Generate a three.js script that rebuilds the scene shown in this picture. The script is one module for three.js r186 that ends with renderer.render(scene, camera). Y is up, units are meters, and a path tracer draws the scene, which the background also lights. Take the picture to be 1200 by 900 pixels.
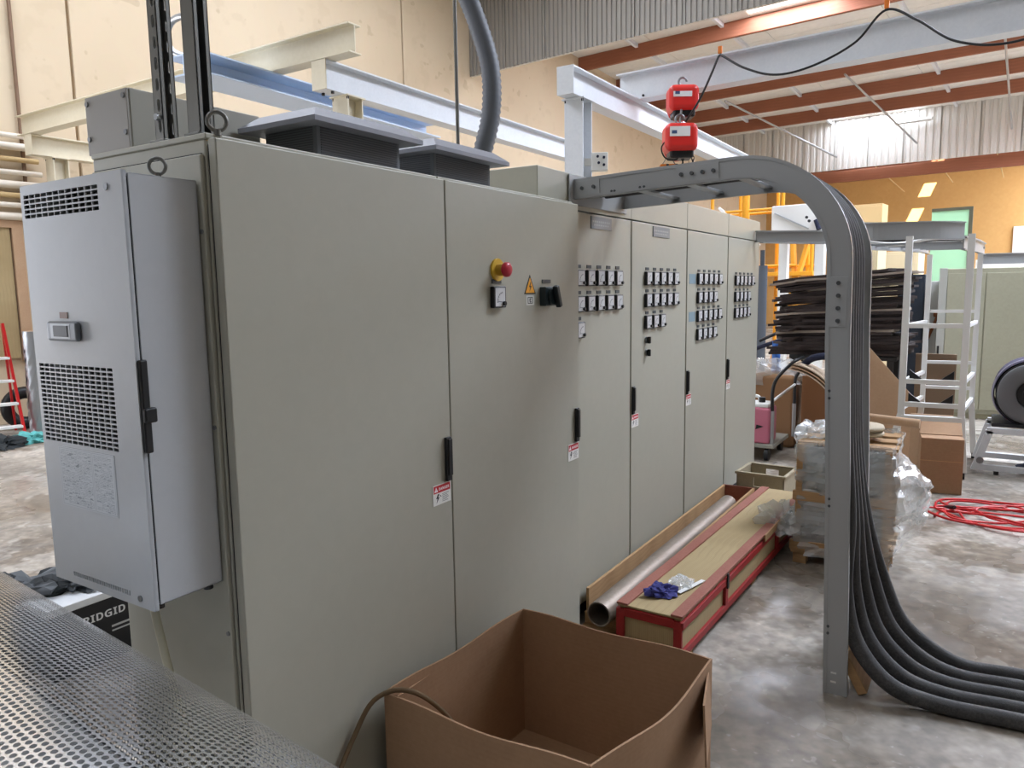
import * as THREE from 'three';
import { RoundedBoxGeometry } from 'three/addons/geometries/RoundedBoxGeometry.js';
import { mergeGeometries } from 'three/addons/utils/BufferGeometryUtils.js';
import { RectAreaLightUniformsLib } from 'three/addons/lights/RectAreaLightUniformsLib.js';

// ---------------------------------------------------------------- camera, sky, sun, placed skylights, exposure
const scene = new THREE.Scene();
const renderer = new THREE.WebGLRenderer();
renderer.toneMapping = THREE.LinearToneMapping;
renderer.toneMappingExposure = 0.6;
renderer.shadowMap.enabled = true;
const camera = new THREE.PerspectiveCamera(2 * Math.atan(450 / 879.5) * 180 / Math.PI, 4 / 3, 0.05, 200);
{ // yaw 32.48 deg towards the cabinets, 7.2 deg down, a slight roll
  const m = new THREE.Matrix4().makeBasis(
    new THREE.Vector3(0.84455, -0.015354, -0.535256), new THREE.Vector3(-0.054416, 0.991953, -0.114314), new THREE.Vector3(0.532704, 0.125671, 0.836919));
  camera.quaternion.setFromRotationMatrix(m);
  camera.position.set(1.5653, 1.7316, 1.1694);
}
scene.background = new THREE.Color(2.2, 2.6, 3.2);
const TH = 5.5 * Math.PI / 180;                      // the building is turned a little against the cabinets
const bw = (x, y, z) => new THREE.Vector3(x * Math.cos(TH) - z * Math.sin(TH), y, x * Math.sin(TH) + z * Math.cos(TH));
const sun = new THREE.DirectionalLight(0xfff1dc, 60);
sun.position.copy(bw(9, 22, 19)); sun.target.position.copy(bw(0, 0, 0)); sun.target.position.set(0, 0, 0);
sun.castShadow = true; sun.shadow.mapSize.set(2048, 2048);
Object.assign(sun.shadow.camera, { left: -30, right: 30, top: 30, bottom: -40, near: 1, far: 90 });
scene.add(sun, sun.target);
RectAreaLightUniformsLib.init();
const DAY = 0xe2ecff;
const roofBay2 = z => 8.06 + 0.082 * (z + 16);       // underside of the deck between the two steps of the roof
// skylights, most out of view and placed to light the hall: [x0, x1, z0, z1, y, brightness] in the building's axes
const PLACED_SKYLIGHTS = [
  [-7.8, -5.0, -10.0, 3.0, 8.5, 11.4],  // out of view, placed to light the left wall and floor
  [2.2, 4.8, -12, -6.4, 8.5, 56],  // out of view, placed to light the cabinet fronts
  [-3.5, 1.0, 3.0, 6.5, 8.5, 4.5],  // unseen, behind the camera, brightens tray, bridge and roll
  [-5.2, -3.2, -17.0, -14.2, 0, 55],
  [3.2, 6.0, -25.0, -14.0, 0, 82],  // out of view, placed to light the middle bay
  [-5.9, -3.2, -26.4, -25.3, 0, 24],
  [-5.6, -3.4, -27.9, -27.1, 6.56, 52],  // hidden behind the roof step, placed to light the purlin
  [1.2, 6.2, -31.6, -27.6, 6.56, 52],  // out of view, placed to light the back wall
];
for (const s of PLACED_SKYLIGHTS) {
  const [x0, x1, z0, z1, y, e] = s;
  const zc = (z0 + z1) / 2, slope = y ? 0 : Math.atan(0.082), yc = (y || roofBay2(zc)) - 0.02;
  const L = new THREE.RectAreaLight(DAY, e, x1 - x0, z1 - z0);
  L.position.copy(bw((x0 + x1) / 2, yc, zc));
  L.rotation.order = 'YXZ'; L.rotation.set(-Math.PI / 2 - slope, -TH, 0);
  scene.add(L);
}

// unseen loading door, out of frame, placed to light the left floor and cabinet side: [z0, z1, height]
const UNSEEN_DOOR = [-0.6, 5.4, 4.2];
{
  const L = new THREE.RectAreaLight(0xeef3ff, 9, UNSEEN_DOOR[1] - UNSEEN_DOOR[0], UNSEEN_DOOR[2]);
  L.position.copy(bw(-9.97, UNSEEN_DOOR[2] / 2, (UNSEEN_DOOR[0] + UNSEEN_DOOR[1]) / 2)); L.rotation.y = -Math.PI / 2 - TH; scene.add(L);
}

// ---------------------------------------------------------------- helpers
let seed = 12345;
const rnd = () => { seed |= 0; seed = seed + 0x6D2B79F5 | 0; let t = Math.imul(seed ^ seed >>> 15, 1 | seed); t = t + Math.imul(t ^ t >>> 7, 61 | t) ^ t; return ((t ^ t >>> 14) >>> 0) / 4294967296; };
const rr = (a, b) => a + (b - a) * rnd();
const V = (x, y, z) => new THREE.Vector3(x, y, z);
const used = {};
const numbered = n => { used[n] = (used[n] || 0) + 1; return used[n] === 1 ? n : n + '_' + String(used[n] - 1).padStart(3, '0'); };
function T(name, label, category, pos = [0, 0, 0], ry = 0, group) {
  const o = new THREE.Group(); o.name = numbered(name); scene.add(o);
  o.position.set(...pos); o.rotation.y = ry; o.userData = { label, category };
  if (group) o.userData.group = group;
  return o;
}
function muv(g) {                                     // uv in metres from the dominant axis
  const p = g.attributes.position, n = g.attributes.normal, uv = new Float32Array(p.count * 2);
  for (let i = 0; i < p.count; i++) {
    const ax = Math.abs(n.getX(i)), ay = Math.abs(n.getY(i)), az = Math.abs(n.getZ(i));
    const [u, v] = ay >= ax && ay >= az ? [p.getX(i), p.getZ(i)] : ax >= az ? [p.getZ(i), p.getY(i)] : [p.getX(i), p.getY(i)];
    uv[2 * i] = u; uv[2 * i + 1] = v;
  }
  g.setAttribute('uv', new THREE.BufferAttribute(uv, 2));
  return g;
}
function P(parent, name, geo, mat, label, kind) {
  if (!mat.userData.ownUV) muv(geo);
  const m = new THREE.Mesh(geo, mat); m.name = parent === scene ? numbered(name) : name; m.castShadow = m.receiveShadow = true;
  if (label) m.userData.label = label;
  if (kind) m.userData.kind = kind;
  parent.add(m); return m;
}
function one(name, geo, mat, label, category, pos = [0, 0, 0], ry = 0, group) {
  const m = P(scene, name, geo, mat); m.position.set(...pos); m.rotation.y = ry;
  m.userData = { label, category }; if (group) m.userData.group = group; return m;
}
function struct(name, geo, mat, ry = -TH) { const m = geo ? P(scene, name, geo, mat) : new THREE.Group(); if (!geo) { m.name = numbered(name); scene.add(m); } m.rotation.y = ry; m.userData.kind = 'structure'; return m; }
const bx = (x0, y0, z0, x1, y1, z1) => { const g = new THREE.BoxGeometry(Math.abs(x1 - x0), Math.abs(y1 - y0), Math.abs(z1 - z0)); g.translate((x0 + x1) / 2, (y0 + y1) / 2, (z0 + z1) / 2); return g; };
const rb = (x0, y0, z0, x1, y1, z1, r = 0.006, s = 2) => { const g = new RoundedBoxGeometry(Math.abs(x1 - x0), Math.abs(y1 - y0), Math.abs(z1 - z0), s, r); g.translate((x0 + x1) / 2, (y0 + y1) / 2, (z0 + z1) / 2); return g; };
function mg(list) {
  return mergeGeometries(list.map(g => { g = g.index ? g.toNonIndexed() : g; for (const k of Object.keys(g.attributes)) if (!['position', 'normal', 'uv'].includes(k)) g.deleteAttribute(k); if (!g.attributes.uv) g.setAttribute('uv', new THREE.BufferAttribute(new Float32Array(g.attributes.position.count * 2), 2)); return g; }));
}
function rod(a, b, r, seg = 8, r2 = r) {
  const A = Array.isArray(a) ? V(...a) : a, Bv = Array.isArray(b) ? V(...b) : b, d = Bv.clone().sub(A), g = new THREE.CylinderGeometry(r2, r, d.length(), seg);
  g.applyQuaternion(new THREE.Quaternion().setFromUnitVectors(V(0, 1, 0), d.clone().normalize()));
  g.translate((A.x + Bv.x) / 2, (A.y + Bv.y) / 2, (A.z + Bv.z) / 2); return g;
}
function bar(a, b, w, h) {                             // square bar between two points
  const A = V(...a), Bv = V(...b), d = Bv.clone().sub(A), g = new THREE.BoxGeometry(w, h, d.length());
  const m = new THREE.Matrix4().lookAt(Bv, A, Math.abs(d.y) > 0.95 * d.length() ? V(0, 0, 1) : V(0, 1, 0));
  g.applyMatrix4(m); g.translate((A.x + Bv.x) / 2, (A.y + Bv.y) / 2, (A.z + Bv.z) / 2); return g;
}
const tube = (pts, r, n = 40, k = 8, closed = false) => new THREE.TubeGeometry(new THREE.CatmullRomCurve3(pts.map(p => V(...p)), closed), n, r, k, closed);
function ext(pts, depth, bevel = 0) {                  // polygon in x-y, pushed along +z
  const s = new THREE.Shape(pts.map(p => new THREE.Vector2(...p)));
  return new THREE.ExtrudeGeometry(s, { depth, bevelEnabled: bevel > 0, bevelSize: bevel, bevelThickness: bevel, bevelSegments: 1, curveSegments: 8 });
}
const beamI = (w, h, t) => [[-w / 2, 0], [w / 2, 0], [w / 2, t], [t / 2, t], [t / 2, h - t], [w / 2, h - t], [w / 2, h], [-w / 2, h], [-w / 2, h - t], [-t / 2, h - t], [-t / 2, t], [-w / 2, t]];
// periodic value noise
const hash = (x, y, s) => { let h = Math.imul(x, 374761393) + Math.imul(y, 668265263) + Math.imul(s, 974634777) | 0; h = Math.imul(h ^ h >>> 13, 1274126177); return ((h ^ h >>> 16) >>> 0) / 4294967296; };
function vn(u, v, per, s) {
  const x = u * per, y = v * per, xi = Math.floor(x), yi = Math.floor(y), f = t => t * t * (3 - 2 * t), fx = f(x - xi), fy = f(y - yi);
  const w = k => ((k % per) + per) % per, h = (a, b) => hash(w(a), w(b), s);
  return (h(xi, yi) * (1 - fx) + h(xi + 1, yi) * fx) * (1 - fy) + (h(xi, yi + 1) * (1 - fx) + h(xi + 1, yi + 1) * fx) * fy;
}
const fbm = (u, v, per, s, o = 5) => { let a = 0, w = 0.5, t = 0; for (let i = 0; i < o; i++) { a += w * vn(u, v, per << i, s + i); t += w; w *= 0.55; } return a / t; };
const sm = (a, b, x) => { x = Math.min(1, Math.max(0, (x - a) / (b - a))); return x * x * (3 - 2 * x); };
function tex(n, fn, metres, srgb = true) {
  const d = new Uint8Array(n * n * 4);
  for (let j = 0; j < n; j++) for (let i = 0; i < n; i++) { const c = fn(i / n, j / n), k = (j * n + i) * 4; d[k] = c[0]; d[k + 1] = c[1]; d[k + 2] = c[2]; d[k + 3] = 255; }
  const t = new THREE.DataTexture(d, n, n); t.wrapS = t.wrapT = THREE.RepeatWrapping; t.magFilter = THREE.LinearFilter; t.repeat.set(1 / metres, 1 / metres);
  if (srgb) t.colorSpace = THREE.SRGBColorSpace; t.needsUpdate = true; return t;
}
function canvas(w, h, draw) {
  const c = document.createElement('canvas'); c.width = w; c.height = h; draw(c.getContext('2d'), w, h);
  const t = new THREE.CanvasTexture(c); t.colorSpace = THREE.SRGBColorSpace; return t;
}
const mix = (a, b, t) => a.map((x, i) => x + (b[i] - x) * t);
const g3 = x => [x, x, x];

// ---------------------------------------------------------------- materials
const std = (color, roughness = 0.6, metalness = 0, extra = {}) => new THREE.MeshStandardMaterial({ color, roughness, metalness, ...extra });
const own = m => { m.userData.ownUV = true; return m; };
const fine = tex(256, (u, v) => g3(110 + 70 * fbm(u, v, 32, 5, 3)), 0.25, false);
const scuff = (a, b, s, m = 1.6) => tex(512, (u, v) => mix(a, b, 0.55 * fbm(u, v, 4, s) + 0.45 * fbm(u, v, 64, s + 9, 2)), m);
const concreteMap = tex(1024, (u, v) => {
  const a = fbm(u, v, 4, 1), b = fbm(u, v, 7, 7, 6), c = fbm(u, v, 120, 3, 3), d = fbm(u, v, 15, 17, 5), e = fbm(u, v, 170, 23, 2), f = fbm(u, v, 5, 29, 6);
  let k = mix([140, 131, 119], [174, 165, 153], sm(0.36, 0.62, a));
  k = mix(k, [98, 84, 68], 0.5 * sm(0.53, 0.6, b)); k = mix(k, [186, 181, 172], 0.5 * sm(0.57, 0.62, d)); k = mix(k, [84, 78, 72], 0.25 * sm(0.58, 0.62, f)); k = mix(k, [200, 197, 190], 0.4 * sm(0.8, 0.86, e));
  return k.map(x => Math.max(0, Math.min(255, x * (0.8 + 0.4 * c))));
}, 5.2);
const concreteRough = tex(512, (u, v) => g3(255 * (0.24 + 0.5 * sm(0.4, 0.6, fbm(u, v, 9, 21)) * (0.5 + 0.5 * fbm(u, v, 60, 4, 2)))), 7, false);
const concreteBump = tex(512, (u, v) => g3(255 * (0.6 * fbm(u, v, 40, 31, 4) + 0.4 * fbm(u, v, 8, 33))), 3, false);
const woodMap = (a, b, s, m = 0.9) => tex(512, (u, v) => { const w = fbm(u, v, 4, s, 3), g = vn(u * 1, v * 22 + w * 1.5, 4, s + 3) * 0.5 + 0.5 * vn(u * 3, v * 90, 3, s + 5); return mix(a, b, Math.min(1, Math.max(0, 0.7 * g + 0.35 * w))); }, m);
const woodAlong = (a, b, s, m) => { const t = woodMap(a, b, s, m); t.rotation = Math.PI / 2; return t; };
const M = {
  floor: std(0xffffff, 1, 0, { map: concreteMap, roughnessMap: concreteRough, bumpMap: concreteBump, bumpScale: 0.0018 }),
  wall: std(0xffffff, 0.85, 0, { map: tex(1024, (u, v) => { const a = fbm(u, v, 4, 41), b = fbm(u, v, 30, 44, 4), c = sm(0.76, 0.82, fbm(u, v, 40, 52, 3)); return mix(mix([204, 184, 154], [216, 198, 170], a), [166, 144, 114], 0.1 * sm(0.6, 0.75, b) + 0.3 * c); }, 9) }),
  wallBack: std(0xffffff, 0.85, 0, { map: scuff([198, 154, 92], [212, 170, 108], 47, 6) }),
  unseenWallGrey: std(0xffffff, 0.85, 0, { map: scuff([104, 99, 92], [122, 117, 110], 49, 5) }),
  joint: std(0xa68f6e, 0.9), sheet: std(0xd2cfc8, 0.5, 0.1), sheetGrey: std(0x8d8880, 0.55, 0.2), deck: std(0xffffff, 0.8, 0, { map: scuff([214, 211, 203], [232, 230, 224], 61, 5) }),
  purlin: std(0xffffff, 0.7, 0, { map: woodMap([130, 78, 55], [164, 104, 76], 71, 2) }),
  skylight: std(0xffffff, 0.6, 0, { emissive: 0xf6f8ff, emissiveIntensity: 2.2 }),  // glow stands in for daylight through the skylight sheets
  cab: std(0xffffff, 0.4, 0, { map: scuff([170, 168, 153], [176, 174, 159], 81, 2.2), bumpMap: fine, bumpScale: 0.00012 }),
  cabTop: std(0x9a988d, 0.5), gasket: std(0x16171a, 0.7), plinth: std(0x23272c, 0.6), hood: std(0x62666a, 0.6),
  ac: std(0xffffff, 0.3, 0, { map: scuff([184, 187, 189], [190, 193, 195], 91, 1.5) }), black: std(0x0c0d0f, 0.45), blackPlastic: std(0x17191c, 0.35),
  white: std(0xe4e4e0, 0.5), whitePaint: std(0xffffff, 0.5, 0, { map: scuff([210, 214, 218], [226, 229, 232], 95, 1.2) }), cream: std(0xffffff, 0.55, 0, { map: scuff([214, 204, 178], [228, 219, 196], 99, 1.5) }),
  galv: std(0xa9acae, 0.38, 0.75), steel: std(0x8b8e90, 0.32, 0.85), strut: std(0x7d7d78, 0.4, 0.6), tray: std(0xa8aaaa, 0.42, 0.15), trayDark: std(0x55585a, 0.5, 0.45),
  cable: std(0xffffff, 0.75, 0, { map: scuff([30, 30, 31], [100, 98, 95], 103, 0.35), bumpMap: fine, bumpScale: 0.003 }),
  card: std(0xffffff, 0.85, 0, { map: tex(512, (u, v) => { const a = fbm(u, v, 5, 111), b = vn(u * 1, v * 60, 6, 112), c = fbm(u, v, 80, 113, 2); return mix([150, 116, 86], [174, 140, 108], 0.5 * a + 0.2 * b + 0.3 * c); }, 1) }),
  cardEdge: std(0xc69a6a, 0.9), cardPale: std(0xffffff, 0.85, 0, { map: scuff([182, 148, 116], [196, 164, 132], 117, 0.8) }),
  plyPale: std(0xffffff, 0.75, 0, { map: woodAlong([156, 134, 94], [192, 172, 130], 121, 0.9) }), plank: std(0xffffff, 0.8, 0, { map: woodMap([146, 110, 72], [188, 152, 108], 125, 0.6) }),
  redTrim: std(0xffffff, 0.55, 0, { map: scuff([138, 22, 24], [172, 40, 36], 129, 0.6) }), redWorn: std(0xffffff, 0.7, 0, { map: scuff([136, 74, 62], [168, 112, 92], 131, 0.35) }),
  tubeSteel: std(0xffffff, 0.5, 0.5, { map: scuff([122, 108, 94], [160, 148, 136], 135, 0.5) }),
  rubber: std(0xffffff, 0.85, 0, { map: scuff([40, 32, 30], [70, 58, 54], 139, 0.8) }), rubberPale: std(0x9a8d80, 0.85),
  red: std(0xc41a1c, 0.35), redHoist: std(0xd22a24, 0.35), yellow: std(0xe09a12, 0.5), orange: std(0xe07a1c, 0.5), blue: std(0x2a5fa8, 0.5), navy: std(0x20243a, 0.9), green: std(0x9fd0a8, 0.7), greyGreen: std(0xffffff, 0.5, 0, { map: scuff([156, 154, 132], [172, 170, 148], 143, 1.5) }),
  pink: new THREE.MeshPhysicalMaterial({ color: 0xd07a90, roughness: 0.3, transmission: 0.25, thickness: 0 }),
  film: new THREE.MeshPhysicalMaterial({ color: 0xf6f8f8, roughness: 0.2, transmission: 0.76, thickness: 0, side: THREE.DoubleSide }),
  rope: std(0x6a553c, 0.9), dark: std(0x2a2826, 0.8), perf: std(0xe4e5e6, 0.22, 0.95), tote: std(0xffffff, 0.75, 0, { map: scuff([150, 138, 114], [178, 166, 140], 147, 0.4) }),
  tan: std(0xc7ab7a, 0.7), pipe: std(0xe6dccb, 0.5), glass: new THREE.MeshPhysicalMaterial({ color: 0xffffff, roughness: 0.02, transmission: 1, thickness: 0 }),
};

// ---------------------------------------------------------------- the building (geometry in the building's axes, turned by -TH)
struct('floor', bx(-10.4, -0.3, -32.5, 10.3, 0, 8.3), M.floor);
{ // left wall: tilt-up panels with open joints, one opening for the unseen loading door
  const w = struct('wall_left');
  P(w, 'joint_backing', mg([bx(-10.4, 0, -32.5, -10.06, 8.8, UNSEEN_DOOR[0]), bx(-10.4, 0, UNSEEN_DOOR[1], -10.06, 8.8, 8.3), bx(-10.4, UNSEEN_DOOR[2], UNSEEN_DOOR[0], -10.06, 8.8, UNSEEN_DOOR[1])]), M.joint);
  const js = [8.3, UNSEEN_DOOR[1], -3.95, -10.45, -17.2, -24.2, -32.5];
  for (let i = 0; i < js.length - 1; i++) if (i !== 1) P(w, 'wall_panel', rb(-10.08, 0, js[i + 1] + 0.02, -10, 8.8, js[i] - 0.02, 0.012, 1), M.wall);
  P(w, 'wall_panel', rb(-10.08, 0, js[2] + 0.02, -10, 8.8, UNSEEN_DOOR[0], 0.012, 1), M.wall); P(w, 'wall_panel', rb(-10.08, UNSEEN_DOOR[2], UNSEEN_DOOR[0], -10, 8.8, js[1] - 0.02, 0.012, 1), M.wall);
}
struct('wall_back', bx(-10.4, 0, -32.5, 10.3, 7.6, -32.1), M.wallBack);
struct('wall_right', bx(10, 0, -32.5, 10.3, 8.8, 8.3), M.unseenWallGrey);  // unseen wall, kept dark to cut bounce onto the cabinet doors
struct('wall_front', bx(-10.4, 0, 8, 10.3, 8.8, 8.3), M.unseenWallGrey);  // unseen wall behind the camera, dark for less bounce
struct('trim_4', mg([bx(-10, 0, UNSEEN_DOOR[0] - 0.12, -9.94, UNSEEN_DOOR[2] + 0.12, UNSEEN_DOOR[0]), bx(-10, 0, UNSEEN_DOOR[1], -9.94, UNSEEN_DOOR[2] + 0.12, UNSEEN_DOOR[1] + 0.12), bx(-10, UNSEEN_DOOR[2], UNSEEN_DOOR[0], -9.94, UNSEEN_DOOR[2] + 0.12, UNSEEN_DOOR[1])]), M.galv);  // frame of the unseen loading door
struct('ground_outside', bx(-40, -0.4, -12, -10.4, -0.02, 20), M.floor);
function hole(list, holes) {                           // rectangles [x0,x1,z0,z1] minus holes
  for (const [hx0, hx1, hz0, hz1] of holes) {
    const out = [];
    for (const [x0, x1, z0, z1] of list) {
      if (hx1 <= x0 || hx0 >= x1 || hz1 <= z0 || hz0 >= z1) { out.push([x0, x1, z0, z1]); continue; }
      const a = Math.max(x0, hx0), b = Math.min(x1, hx1), c = Math.max(z0, hz0), d = Math.min(z1, hz1);
      if (a > x0) out.push([x0, a, z0, z1]); if (b < x1) out.push([b, x1, z0, z1]);
      if (c > z0) out.push([a, b, z0, c]); if (d < z1) out.push([a, b, d, z1]);
    }
    list = out;
  }
  return list;
}
{
  const roof = struct('ceiling');
  const slab = (r, y0, y1, t) => { const g = bx(r[0], 0, r[2], r[1], t, r[3]), p = g.attributes.position; for (let i = 0; i < p.count; i++) p.setY(i, p.getY(i) + y0 + (y1 - y0) * 0 + (p.getZ(i)) * 0); return g; };
  const near = hole([[-10.4, 10.3, -12.62, 8.3]], PLACED_SKYLIGHTS.slice(0, 3).map(s => s.slice(0, 4)));
  P(roof, 'deck', mg(near.map(r => slab(r, 8.5, 8.5, 0.2))), M.deck);
  // middle bay: sheets of the deck between purlins
  const holes2 = PLACED_SKYLIGHTS.slice(3, 6).map(s => s.slice(0, 4));
  for (let k = 0; k < 7; k++) {
    const z1 = -12.62 - 2 * k, z0 = Math.max(-26.7, z1 - 2);
    for (let x = -10.4; x < 10; x += 2.6) {
      const rs = hole([[x + 0.008, x + 2.592, z0 + 0.008, z1 - 0.008]], holes2);
      if (!rs.length) continue;
      const g = mg(rs.map(r => bx(r[0], 0, r[2], r[1], 0.12, r[3]))), p = g.attributes.position;
      for (let i = 0; i < p.count; i++) p.setY(i, p.getY(i) + roofBay2(p.getZ(i)));
      P(roof, 'roof_panel', g, M.deck);
    }
  }
  { const g = mg(hole([[-10.4, 10.3, -27, -12.5]], holes2).map(r => bx(r[0], 0.121, r[2], r[1], 0.2, r[3]))), p = g.attributes.position; for (let i = 0; i < p.count; i++) p.setY(i, p.getY(i) + roofBay2(p.getZ(i))); P(roof, 'roof_cover', g, M.deck); }
  P(roof, 'deck', mg(hole([[-10.4, 10.3, -32.5, -26.6]], [PLACED_SKYLIGHTS[6].slice(0, 4), PLACED_SKYLIGHTS[7].slice(0, 4), [-3.5, -3.0, -30.4, -29.2], [-3.5, -3.0, -31.75, -30.6]]).map(r => bx(r[0], 6.55, r[2], r[1], 6.75, r[3]))), M.deck);
  for (const z of [-15.1, -17.15, -19.2, -21.25, -23.2, -24.95]) { const y = roofBay2(z); P(roof, 'purlin', rb(-10, y - 0.36, z - 0.055, 10, y + 0.002, z + 0.055, 0.01, 1), M.purlin); }
  for (const z of [-28.1, -31.6]) P(roof, 'purlin', rb(-10, 6.15, z - 0.06, 10, 6.552, z + 0.06, 0.01, 1), M.purlin);
  for (const x of [-8.2, -5.9, -2.2, 0.9]) { const g = bx(x - 0.04, -0.1, -26.5, x + 0.04, 0, -12.7), p = g.attributes.position; for (let i = 0; i < p.count; i++) p.setY(i, p.getY(i) + roofBay2(p.getZ(i))); P(roof, 'rafter', g, M.whitePaint); }
}
// the skylights' glowing sheets, most of them out of view
PLACED_SKYLIGHTS.forEach(([x0, x1, z0, z1, y], i) => {
  const g = bx(x0, 0.04, z0, x1, 0.06, z1), p = g.attributes.position; for (let k = 0; k < p.count; k++) p.setY(k, p.getY(k) + (y || roofBay2(p.getZ(k))));
  const m = P(scene, 'window_' + (i + 1), g, M.skylight); m.rotation.y = -TH; m.userData.kind = 'structure'; m.userData.label = 'glowing skylight sheet in the roof, one of a set placed for light and mostly out of view';
});
function corrugated(name, x0, x1, y0, y1, z, pitch, amp, mat) { // ribbed metal sheets side by side
  const g = struct(name); const W = 1.06;
  for (let x = x0, k = 0; x < x1; x += W, k++) {
    const e = Math.min(x1, x + W - 0.006), pos = [], idx = [], dz = (k % 2) * 0.006; let n = 0;
    for (let s = x; s < e - 1e-6; s += pitch) for (const [f, d] of [[0, 0], [0.3, 0], [0.42, 1], [0.88, 1]]) { const q = Math.min(e, s + f * pitch); pos.push(q, y0, z + amp * d + dz, q, y1, z + amp * d + dz); n++; }
    pos.push(e, y0, z + dz, e, y1, z + dz); n++;
    for (let i = 0; i < n - 1; i++) idx.push(2 * i, 2 * i + 2, 2 * i + 1, 2 * i + 1, 2 * i + 2, 2 * i + 3);
    const b = new THREE.BufferGeometry(); b.setAttribute('position', new THREE.Float32BufferAttribute(pos, 3)); b.setIndex(idx);
    const nb = b.toNonIndexed(); nb.computeVertexNormals();
    P(g, 'ribbed_sheet', nb, mat);
  }
  P(g, 'backing', bx(x0, y0 + 0.01, z - 0.09, x1, y1, z - 0.02), M.sheet);
  return g;
}
corrugated('trim_1', -10, 10, 6.54, 8.5, -12.55, 0.11, 0.03, M.sheetGrey);
corrugated('trim_2', -10, 10, 5.58, 7.32, -26.55, 0.21, 0.04, M.sheet);
{ const g = struct('trim_3'); P(g, 'purlin', rb(-10, 5.2, -27.0, 10, 5.57, -26.85, 0.01, 1), M.purlin); }
{ // pipes along the left wall and the upright conduit
  for (const [i, y] of [3.86, 3.72, 3.55, 3.38, 3.22, 3.08, 2.95, 2.8].entries()) {
    const m = one('wall_pipe', rod([-9.9, y, -0.8], [-9.9, y, -3.3 - 0.03 * i], i % 3 === 1 ? 0.05 : 0.035, 10), i % 3 === 2 ? M.tan : M.pipe, ['topmost', 'second', 'third', 'fourth', 'fifth', 'sixth', 'seventh', 'lowest'][i] + ' horizontal pipe of the bank on the beige wall', 'pipe', [0, 0, 0], -TH, 'pipes along the beige wall');
    void m;
  }
  one('conduit', rod([-9.95, 2.75, -3.2], [-9.95, 8.4, -3.2], 0.025, 8), std(0x7a5f48, 0.6), 'thin brown upright conduit running up the beige wall', 'conduit', [0, 0, 0], -TH);
  const d = T('wall_hatch', 'pale plywood hatch in a wooden frame on the beige wall', 'hatch', [0, 0, 0], -TH);
  P(d, 'panel', bx(-9.99, 0.9, -2.95, -9.95, 2.65, -1.2), M.plyPale);
  P(d, 'frame', mg([bx(-9.99, 0.85, -3.1, -9.92, 2.75, -2.97), bx(-9.99, 2.65, -2.97, -9.92, 2.77, -1.2)]), M.cardPale);
}

// ---------------------------------------------------------------- the row of electrical cabinets (front towards +x, run along -z)
const dangerTex = canvas(256, 192, (c, w, h) => {
  c.fillStyle = '#e9e8e2'; c.fillRect(0, 0, w, h); c.fillStyle = '#c3212a'; c.fillRect(8, 8, w - 16, 70);
  c.fillStyle = '#fff'; c.beginPath(); c.moveTo(44, 18); c.lineTo(70, 66); c.lineTo(18, 66); c.fill(); c.fillStyle = '#c3212a'; c.font = 'bold 36px sans-serif'; c.fillText('!', 38, 63);
  c.fillStyle = '#fff'; c.font = 'bold 38px sans-serif'; c.fillText('DANGER', 80, 58);
  c.fillStyle = '#181818'; c.beginPath(); c.moveTo(66, 88); c.lineTo(40, 130); c.lineTo(60, 128); c.lineTo(44, 176); c.lineTo(92, 116); c.lineTo(68, 120); c.lineTo(90, 90); c.fill();
  c.lineWidth = 7; c.strokeStyle = '#181818'; c.beginPath(); c.moveTo(96, 104); c.lineTo(116, 120); c.stroke();
  c.fillStyle = '#777'; for (let y = 96; y < 176; y += 14) c.fillRect(130, y, 96 - (y % 3) * 12, 5);
});
const boltTex = canvas(128, 128, (c) => { c.fillStyle = '#f0a51c'; c.fillRect(0, 0, 128, 128); c.fillStyle = '#1a1208'; c.beginPath(); c.moveTo(70, 40); c.lineTo(50, 78); c.lineTo(64, 76); c.lineTo(56, 112); c.lineTo(82, 68); c.lineTo(66, 70); c.lineTo(76, 42); c.fill(); });
const bookTex = canvas(64, 64, (c) => { c.fillStyle = '#d9d9d2'; c.fillRect(0, 0, 64, 64); c.strokeStyle = '#333'; c.lineWidth = 5; c.strokeRect(12, 10, 40, 44); c.beginPath(); c.moveTo(22, 26); c.lineTo(42, 20); c.moveTo(22, 36); c.lineTo(42, 44); c.moveTo(32, 16); c.lineTo(32, 50); c.stroke(); });
const dialTex = canvas(64, 64, (c) => { c.fillStyle = '#cfd0d0'; c.fillRect(0, 0, 64, 64); c.strokeStyle = '#4a4c50'; c.lineWidth = 2; c.beginPath(); c.arc(48, 50, 34, Math.PI, 1.5 * Math.PI); c.stroke(); c.beginPath(); c.moveTo(48, 50); c.lineTo(12, 46); c.stroke(); for (let a = 0; a < 6; a++) { const t = Math.PI + a * 0.3; c.beginPath(); c.moveTo(48 + 30 * Math.cos(t), 50 + 30 * Math.sin(t)); c.lineTo(48 + 37 * Math.cos(t), 50 + 37 * Math.sin(t)); c.stroke(); } });
const plateTex = canvas(256, 64, (c) => { c.fillStyle = '#7f8588'; c.fillRect(0, 0, 256, 64); c.fillStyle = '#9ea5a8'; for (let i = 0; i < 9; i++) c.fillRect(16 + i * 25, 20, 17, 10); for (let i = 0; i < 7; i++) c.fillRect(30 + i * 28, 40, 20, 8); });
const MT = {
  danger: own(std(0xffffff, 0.5, 0, { map: dangerTex })), bolt: own(std(0xffffff, 0.5, 0, { map: boltTex })), book: own(std(0xffffff, 0.5, 0, { map: bookTex })), dial: own(std(0xffffff, 0.3, 0, { map: dialTex })), plate: own(std(0xffffff, 0.4, 0.2, { map: plateTex })),
  namep: std(0x3a3f42, 0.5), bluePlate: std(0x7f98a4, 0.4),
};
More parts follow.
